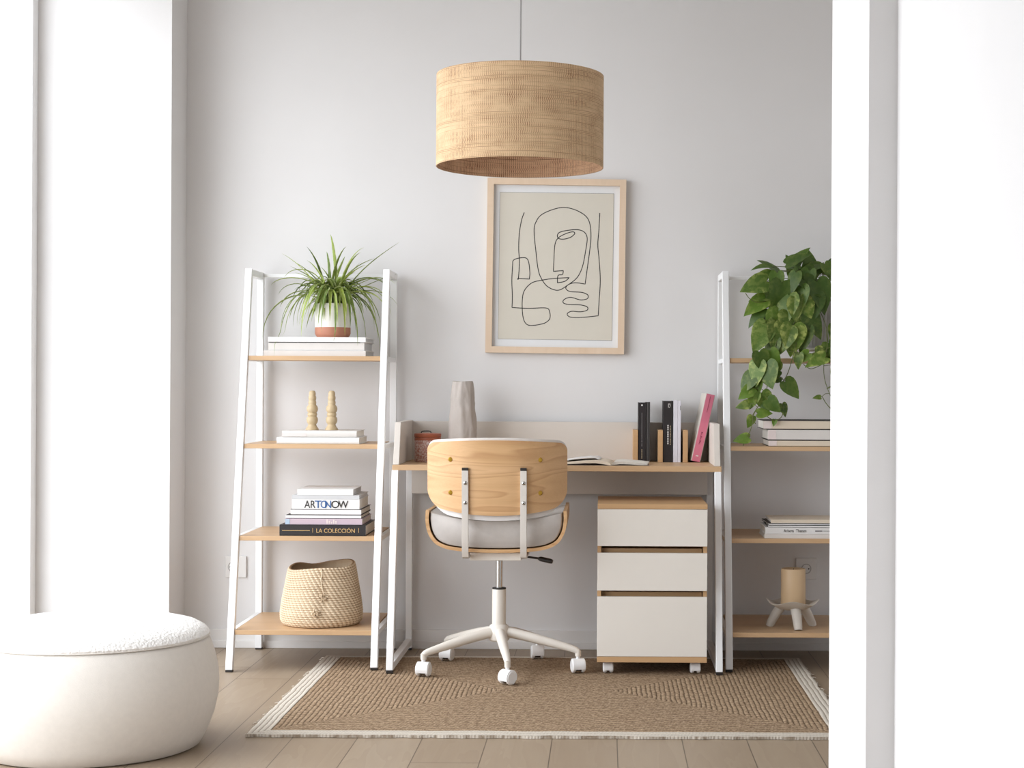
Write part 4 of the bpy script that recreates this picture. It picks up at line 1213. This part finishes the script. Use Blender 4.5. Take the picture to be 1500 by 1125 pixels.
def spider_plant():
    cx, cy, z0 = -1.024, -0.195, ZP + 0.0004
    t = thing('spider_plant', (cx, cy, z0), 'spider plant arching out of a white pot with a terracotta base', 'plant')
    r = 0.0665; hp = 0.128
    bm = new(); lathe(bm, [(r, z0 + 0.0385), (r, z0 + hp - 0.002), (r - 0.0015, z0 + hp), (r - 0.004, z0 + hp), (r - 0.005, z0 + hp - 0.002), (r - 0.005, z0 + 0.0385)], cx, cy, 64, closed=True)
    pot = obj('pot', bm, 'pot_white', t, True)
    bm = new(); lathe(bm, [(0, z0), (r - 0.010, z0), (r - 0.003, z0 + 0.008), (r, z0 + 0.016), (r, z0 + 0.0383), (r - 0.006, z0 + 0.0383), (0, z0 + 0.0383)], cx, cy, 64); obj('pot_base', bm, 'terracotta', pot, True, 'terracotta base band')
    bm = new(); lathe(bm, [(0, z0 + hp - 0.010), (r - 0.0055, z0 + hp - 0.013)], cx, cy, 40); obj('soil', bm, 'soil', pot, True)
    rnd = random.Random(11)
    bm = new(); setlay(bm, 'tint'); setlay(bm, 'edge')
    # leaf tips (offsets from the crown, in photo-scale units of 2.56 mm): right, up
    u = 0.00256
    tips = [(-5, 103), (98, 92), (42, 85), (-41, 85), (-73, 73), (-63, 64), (-71, 58), (45, 74), (60, 69), (20, 84), (93, 47), (92, 29), (94, -2), (-108, -54), (-92, 27), (-78, 12), (-75, -41), (-76, -80), (84, -16), (40, -40), (72, -29), (68, -26), (66, -78), (44, -63), (9, -56), (-8, -44), (-19, -19), (-41, -20), (-51, -33), (-69, -22), (-37, -50), (-63, 6), (28, -20), (60, -40), (-30, -5), (78, 10), (55, 5), (-50, 40), (66, 40), (33, -35), (-55, 20), (80, -5), (15, -30), (-25, -28), (50, -15), (-45, 2), (30, 50), (-20, 55), (62, -55), (24, -48), (-58, 46), (-34, 62), (14, 72), (52, 56), (72, 30), (-70, 36), (86, 18), (-84, -4), (-60, -34), (58, -8), (76, -12), (-46, 22), (36, 64), (-12, 78), (-66, -52), (50, -62), (33, 20), (-28, 30)]
    fr = 0
    for i, (tx, tz) in enumerate(tips):
        w_ = rnd.uniform(0.0125, 0.0185)
        near = tz < 0 and abs(tx) < 50
        dy = rnd.uniform(-0.135, -0.085) if near else rnd.uniform(-0.085, 0.09)
        if tx in (-92, 93, 92): dy = rnd.uniform(0, .08)
        b = Vector((cx + rnd.uniform(-0.020, 0.020) + 0.0002 * tx, cy + rnd.uniform(-0.02, 0.02) + dy * .12, z0 + hp - 0.012))
        tip = Vector((cx + tx * u, cy + dy, z0 + hp + tz * u))
        apex = max(0.040, tip.z - b.z + 0.0) + rnd.uniform(0.035, 0.085) if tz < 40 else (tip.z - b.z) * rnd.uniform(.70, .9)
        c1 = b + Vector(((tip.x - b.x) * 0.12, (tip.y - b.y) * 0.15, apex * (0.95 if tz < 40 else .62)))
        c2 = b + Vector(((tip.x - b.x) * (0.86 if tz < 40 else .60), (tip.y - b.y) * 0.8, apex * (1.0 if tz < 40 else 1.05) if tz > -10 else apex * 0.80))
        if tz < -30: c2 = Vector((b.x + (tip.x - b.x) * 1.0, b.y + (tip.y - b.y) * 1.0, b.z + apex * 0.75))
        P = []
        for k in range(17):
            f = k / 16
            P.append(b * (1 - f) ** 3 + c1 * 3 * f * (1 - f) ** 2 + c2 * 3 * f * f * (1 - f) + tip * f ** 3)
        strap(bm, P, w_, rnd.random(), Vector((0, 0, 1)) if abs(tx) > 15 else Vector((0.3, 0.9, 0.4)))
    for i in range(84):       # the dense middle tuft
        a = rnd.uniform(0, 2 * PI); q = rnd.uniform(0.05, 0.15); hh = rnd.uniform(0.03, 0.125)
        b = Vector((cx + rnd.uniform(-0.025, 0.025), cy + rnd.uniform(-0.025, 0.025), z0 + hp - 0.012))
        tip = b + Vector((q * math.cos(a), q * math.sin(a) * 0.8, rnd.uniform(-0.08, 0.08)))
        if tip.y > cy + 0.12: tip.y = cy + 0.12
        c1 = b + Vector((q * .1 * math.cos(a), q * .1 * math.sin(a), hh)); c2 = b + Vector((q * .75 * math.cos(a), q * .6 * math.sin(a), hh * 1.15))
        P = [b * (1 - f) ** 3 + c1 * 3 * f * (1 - f) ** 2 + c2 * 3 * f * f * (1 - f) + tip * f ** 3 for f in [k / 12 for k in range(13)]]
        strap(bm, P, rnd.uniform(0.014, 0.021), rnd.random() * .8, Vector((0, 0, 1)) if q > .07 else Vector((0.2, 0.9, 0.4)))
    for v in bm.verts:      # keep tips off the wall and the books
        v.co.y = min(v.co.y, -0.02)
        if v.co.z < ZP + 0.002 and -1.25 < v.co.x < -0.88 and v.co.y > -0.312: v.co.y = -0.312 - 0.25 * (ZP + .002 - v.co.z)
    obj('foliage', bm, 'spider_leaf', t, True, angle=80)
spider_plant()

HEART = [(0.0, 0.03), (0.10, -0.07), (0.26, -0.11), (0.41, -0.03), (0.49, 0.12), (0.48, 0.30), (0.39, 0.52), (0.24, 0.74), (0.10, 0.90), (0.0, 1.0)]
def heart(bm, base, tipdir, normal, L, W, tint, var, droop=0.25, cup=0.25):
    lt = setlay(bm, 'tint'); le = setlay(bm, 'edge')
    y = Vector(tipdir).normalized(); z = Vector(normal); z = (z - y * z.dot(y))
    if z.length < 1e-3: z = y.orthogonal()
    z.normalize(); x = y.cross(z)
    def V(px, py, e):
        zz = cup * abs(px) * W * 0.9 - droop * L * (max(py, 0) ** 2) - 0.10 * W * (2 * px) ** 2
        v = bm.verts.new(base + x * px * W + y * py * L + z * zz); v[lt] = tint; v[le] = e * var
        return v
    mid = [V(0, max(py, 0.03) if i < 4 else py, 0.25) for i, (px, py) in enumerate(HEART)]
    for s in (-1, 1):
        inner = [V(s * px * 0.55, (py * 0.7 + max(py, 0.03) * 0.3) if i < 4 else py * 0.985, 0.25 + 0.2 * (i % 2)) if 0 < i < len(HEART) - 1 else mid[i] for i, (px, py) in enumerate(HEART)]
        outer = [V(s * px, py, 1.0 if i % 3 else 0.5) if 0 < i < len(HEART) - 1 else mid[i] for i, (px, py) in enumerate(HEART)]
        for a, b in ((mid, inner), (inner, outer)):
            for k in range(len(HEART) - 1):
                q = []
                for v in (a[k], a[k + 1], b[k + 1], b[k]):
                    if v not in q: q.append(v)
                if len(q) >= 3:
                    try: bm.faces.new(q)
                    except ValueError: pass

def pothos():
    cx, cy, zs = 0.798, -0.215, SHELF_Z[3]
    # low white stand on stubby feet
    st = thing('plant_stand', (cx, cy, zs), 'low white plant stand under the pothos pot', 'plant stand')
    bm = new(); cyl(bm, cx, cy, zs + 0.030, zs + 0.040, 0.108, 56, 0, 0.002); obj('tray', bm, 'pot_white', st, True)
    for k in range(4):
        a = R(225 + 90 * k)
        bm = new(); cyl(bm, cx + 0.080 * math.cos(a), cy + 0.080 * math.sin(a), zs + 0.0003, zs + 0.0302, 0.018, 24, 0, 0.001); obj('leg', bm, 'pot_white', st, True)
    z0 = zs + 0.0404
    t = thing('pothos', (cx, cy, z0), 'golden pothos trailing over the right ladder shelf from a ribbed pot', 'plant')
    hp = 0.172
    def ribs(r, z, a): return r * (1 + (0.022 * abs(math.sin(a * 22)) if z > z0 + .004 and r > .07 else 0))
    bm = new(); lathe(bm, [(0, z0), (0.078, z0), (0.083, z0 + 0.006), (0.097, z0 + hp - 0.004), (0.097, z0 + hp), (0.090, z0 + hp), (0.088, z0 + hp - 0.012), (0, z0 + hp - 0.0125)], cx, cy, 176, rmod=ribs)
    pot = obj('pot', bm, 'pot_grey', t, True)
    bm = new(); lathe(bm, [(0, z0 + hp - 0.008), (0.086, z0 + hp - 0.0115)], cx, cy, 40); obj('soil', bm, 'soil', pot, True)
    rnd = random.Random(21)
    lv = new(); setlay(lv, 'tint'); setlay(lv, 'edge')
    sm = new()
    u = 0.00256
    ox, oz = 1198, 440       # pot rim centre on the photo's scale
    crown = Vector((cx, cy, z0 + hp - 0.01))
    def W(px, pz, dy): return Vector((cx + (px - ox) * u, cy + dy, z0 + hp + (oz - pz) * u))
    # (right, down, toward camera, length, pointing angle in the wall plane (0 = right, 90 = up), tilt of face, tint, variegation)
    big = [(1127, 392, -.10, 26, 172, .5, .55, .3), (1128, 399, -.07, 24, 186, .6, .75, .6), (1150, 386, -.08, 32, 28, .6, .35, .2), (1134, 400, -.13, 32, 265, .9, .30, .2),
           (1182, 396, -.11, 34, 255, .9, .30, .1), (1176, 395, -.07, 30, 25, .5, .5, .3), (1200, 388, -.06, 34, 195, .7, .4, .3), (1204, 386, -.09, 30, 300, .8, .45, .3),
           (1120, 412, -.13, 38, 195, .8, .4, .5), (1140, 414, -.15, 44, 262, .9, .28, .15), (1118, 438, -.12, 34, 215, .6, .8, .5), (1125, 432, -.10, 30, 190, .5, .75, .5),
           (1150, 432, -.16, 40, 255, .9, .42, .6), (1163, 437, -.17, 46, 285, .95, .5, .9), (1172, 410, -.14, 40, 320, .8, .25, .1), (1190, 412, -.15, 42, 285, .8, .22, .1),
           (1212, 404, -.12, 38, 20, .6, .35, .3), (1222, 420, -.11, 40, 340, .7, .3, .2), (1225, 400, -.05, 34, 30, .6, .4, .2),
           (1175, 455, -.16, 40, 300, .9, .28, .3), (1176, 478, -.165, 34, 255, .95, .25, .3), (1116, 452, -.13, 30, 220, .6, .18, .1), (1122, 466, -.13, 26, 200, .5, .2, .1),
           (1119, 474, -.16, 44, 244, .9, .62, .6), (1132, 470, -.17, 42, 268, .9, .45, .8), (1147, 478, -.175, 42, 245, .95, .3, .9), (1155, 476, -.18, 42, 268, .95, .7, 1.0),
           (1128, 494, -.165, 34, 258, .9, .35, .4), (1148, 456, -.17, 34, 275, .9, .4, .8), (1206, 500, -.17, 36, 300, .9, .3, .3),
           (1232, 450, -.12, 44, 300, .8, .3, .2), (1240, 480, -.12, 40, 280, .8, .3, .2),
           (1160, 400, -.16, 30, 250, .9, .35, .2), (1187, 398, -.02, 34, 90, .7, .3, .2), (1170, 402, .03, 30, 110, .6, .3, .2), (1215, 398, .02, 34, 60, .6, .3, .2),
           (1150, 420, -.02, 36, 200, .7, .25, .2), (1190, 430, -.155, 36, 265, .9, .2, .1), (1160, 448, -.15, 36, 240, .9, .3, .5), (1142, 440, -.14, 36, 235, .8, .3, .4), (1166, 420, -.15, 38, 262, .85, .35, .3),
           (1138, 455, -.15, 38, 250, .85, .5, .5), (1160, 392, -.05, 34, 60, .6, .3, .2), (1140, 396, -.03, 32, 150, .5, .35, .2), (1190, 392, -.09, 34, 230, .8, .3, .2)]
    for (px, pz, dy, L, ang, face, tint, var) in big:
        p = W(px, pz, dy); a = R(ang)
        d = Vector((math.cos(a), -0.35 * (1 - face) - 0.12, math.sin(a)))
        nrm = Vector((rnd.uniform(-.6, .45), -face, 1.05 - face + rnd.uniform(0, .5)))
        heart(lv, p, d, nrm, L * u * rnd.uniform(1.02, 1.22), L * u * rnd.uniform(.70, .98), tint * rnd.uniform(.6, 1.25), var, rnd.uniform(.05, .4), rnd.uniform(.1, .6))
        c0 = crown + Vector((rnd.uniform(-.05, .05), rnd.uniform(-.05, .05), 0))
        m1 = c0 + Vector(((p.x - cx) * .30, (p.y - cy) * .35, 0.03 + max(0, p.z - crown.z) * .7))
        m2 = Vector((p.x + (c0.x - p.x) * .18, p.y + 0.022, p.z + 0.006 + max(0, c0.z - p.z) * .45))
        tube(sm, crom([c0, m1, m2, p + Vector((0, .004, 0))], 6), 0.0014, 5)
    # trailing vines: points on the photo's scale with depth, then leaves along them
    vines = [([(1150, 430, -.12), (1138, 480, -.165), (1126, 520, -.185), (1120, 548, -.19), (1116, 575, -.19), (1103, 596, -.19), (1098, 606, -.19), (1102, 617, -.19)],
              [(1106, 514, 30, 285), (1122, 512, 26, 300), (1105, 528, 34, 262), (1116, 530, 36, 280), (1132, 528, 28, 240), (1112, 545, 22, 300), (1098, 546, 30, 235), (1105, 552, 24, 265), (1134, 541, 22, 210),
               (1098, 566, 24, 215), (1110, 572, 30, 290), (1102, 572, 24, 250), (1094, 588, 20, 195), (1118, 582, 24, 315), (1114, 588, 16, 290)]),
             ([(1102, 598, -.19), (1098, 607, -.19), (1098, 614, -.19), (1094, 628, -.19), (1087, 640, -.19), (1085, 648, -.19)], [(1104, 602, 20, 5), (1098, 606, 17, 250), (1093, 637, 22, 188)]),
             ([(1118, 606, -.19), (1129, 612, -.185), (1138, 608, -.185), (1142, 600, -.185)], [(1140, 588, 18, 290), (1130, 611, 9, 255)]),
             ([(1170, 455, -.15), (1160, 500, -.182), (1154, 524, -.188), (1147, 546, -.188), (1138, 562, -.188), (1140, 568, -.188)], [(1143, 556, 30, 310), (1136, 550, 18, 195), (1130, 548, 16, 210)]),
             ([(1145, 498, -.17), (1148, 512, -.185), (1156, 514, -.185), (1163, 518, -.186)], [(1164, 516, 22, 265)]),
             ([(1205, 480, -.14), (1204, 505, -.18), (1199, 530, -.19), (1200, 552, -.19), (1207, 573, -.19), (1214, 586, -.19), (1215, 600, -.19)],
              [(1178, 516, 22, 215), (1186, 514, 26, 330), (1200, 522, 30, 200), (1214, 510, 30, 290), (1218, 536, 26, 260), (1222, 560, 24, 250), (1195, 579, 11, 180)]),
             ([(1197, 578, -.19), (1203, 588, -.19), (1212, 596, -.19), (1215, 585, -.19)], []),
             ([(1203, 566, -.19), (1214, 560, -.19), (1224, 555, -.19)], []),
             ([(1170, 532, -.186), (1180, 538, -.19), (1192, 534, -.19), (1199, 530, -.19)], []),
             ([(1088, 430, -.15), (1094, 438, -.155), (1104, 443, -.15), (1118, 441, -.13)], []),
             ([(1215, 440, -.14), (1219, 470, -.155), (1216, 500, -.165)], [(1222, 468, 30, 280), (1226, 500, 34, 270), (1216, 476, 24, 260)])]
    for pts, lvs in vines:
        cv = crom([W(*p) for p in pts], 6)
        tube(sm, cv, 0.0015, 6)
        for (px, pz, L, ang) in lvs:
            dy = pts[min(len(pts) - 1, 3)][2] + rnd.uniform(-.028, .012)
            p = W(px, pz, dy); a = R(ang)
            near = min(cv, key=lambda q: (q - p).length)
            tube(sm, [near, near * .5 + p * .5 + Vector((0, -.004, .006)), p], 0.0012, 5)
            heart(lv, p, Vector((math.cos(a), rnd.uniform(-.3, .1), math.sin(a))), Vector((rnd.uniform(-.7, .5), -0.9, rnd.uniform(.1, .7))), L * u * 1.08, L * u * rnd.uniform(.74, 1.0),
                  rnd.uniform(.15, .75), rnd.choice((.2, .5, .9)), rnd.uniform(.05, .4), rnd.uniform(.1, .6))
    for b in (lv, sm):
        for v in b.verts: v.co.y = min(v.co.y, -0.03)
    obj('foliage', lv, 'pothos_leaf', t, True, angle=80)
    obj('vine', sm, 'stem', t, True)
pothos()

# ------------------------------------------------------------------ candle on its footed dish
def candle_dish():
    cx, cy, z0 = 0.693, -0.385, SHELF_Z[0] + 0.0004
    t = thing('footed_dish', (cx, cy, z0), 'pale three-legged stoneware dish under the pillar candle on the bottom shelf', 'dish')
    bm = new()
    n = 72
    prof = [(0.0, 0.062), (0.03, 0.063), (0.060, 0.072), (0.080, 0.083), (0.094, 0.093), (0.0965, 0.0955), (0.0945, 0.0965), (0.080, 0.090), (0.058, 0.080), (0.03, 0.0745), (0.0, 0.074)]
    rings = []
    for r, z in prof:
        if r == 0: rings.append([bm.verts.new((cx, cy, z0 + z))]); continue
        rings.append([bm.verts.new((cx + r * (1 + 0.02 * math.sin(5 * 2 * PI * k / n + 1)) * math.cos(2 * PI * k / n), cy + r * math.sin(2 * PI * k / n), z0 + z + 0.007 * (r / 0.095) ** 3 * math.cos(4 * 2 * PI * k / n + 0.3))) for k in range(n)])
    for a, b in zip(rings, rings[1:]):
        for k in range(n):
            q = (k + 1) % n
            if len(a) == 1: bm.faces.new((a[0], b[q], b[k]))
            elif len(b) == 1: bm.faces.new((a[k], a[q], b[0]))
            else: bm.faces.new((a[k], a[q], b[q], b[k]))
    obj('bowl', bm, 'dish', t, True)
    for a in (-82, 22, 166):
        d = Vector((math.cos(R(a)), math.sin(R(a)), 0))
        bm = new(); c = Vector((cx, cy, z0))
        tube(bm, [c + d * 0.045 + Vector((0, 0, .070)), c + d * 0.062 + Vector((0, 0, .045)), c + d * 0.080 + Vector((0, 0, 0.012)), c + d * 0.084 + Vector((0, 0, .0))], [0.019, 0.0175, 0.0155, 0.014], 20)
        for v in bm.verts: v.co.z = max(v.co.z, z0)
        obj('leg', bm, 'dish', t, True)
    zc = z0 + 0.0755
    t = thing('pillar_candle', (cx + 0.002, cy, zc), 'beige pillar candle standing in the three-legged dish', 'candle')
    bm = new(); r = 0.0455; h = 0.138
    lathe(bm, [(0, zc), (r - 0.002, zc), (r, zc + 0.003), (r - 0.001, zc + h - 0.003), (r - 0.003, zc + h), (r - 0.008, zc + h - 0.001), (0.015, zc + h - 0.005), (0, zc + h - 0.006)], cx + 0.002, cy, 56)
    obj('wax', bm, 'candle', t, True)
    bm = new(); tube(bm, [(cx + 0.002, cy, zc + h - 0.006), (cx + 0.003, cy, zc + h + 0.001)], 0.0011, 6); obj('wick', bm, 'black', t)
candle_dish()

# ------------------------------------------------------------------ pouf
def pouf():
    cx, cy = -1.447, -1.77
    t = thing('pouf', (cx, cy, 0), 'round white boucle pouf in the left foreground by the window', 'pouf')
    side = [(0.0, 0.0005), (0.290, 0.0005), (0.303, 0.006), (0.322, 0.04), (0.341, 0.09), (0.352, 0.14), (0.3545, 0.18), (0.350, 0.225), (0.341, 0.262), (0.328, 0.298), (0.322, 0.306), (0.318, 0.308), (0.0, 0.308)]
    bm = new(); lathe(bm, side, cx, cy, 128); obj('body', bm, 'pouf_side', t, True)
    bm = new(); lathe(bm, [(0.0, 0.309), (0.318, 0.309), (0.326, 0.311), (0.327, 0.316), (0.318, 0.328), (0.295, 0.341), (0.25, 0.352), (0.18, 0.3585), (0.09, 0.361), (0.0, 0.3615)], cx, cy, 128); obj('top_pad', bm, 'boucle', t, True)
    bm = new()
    tube(bm, [(cx + 0.326 * math.cos(2 * PI * k / 128), cy + 0.326 * math.sin(2 * PI * k / 128), 0.3095) for k in range(129)], 0.0014, 8, caps=False); obj('piping', bm, 'pouf_side', t, True)
pouf()
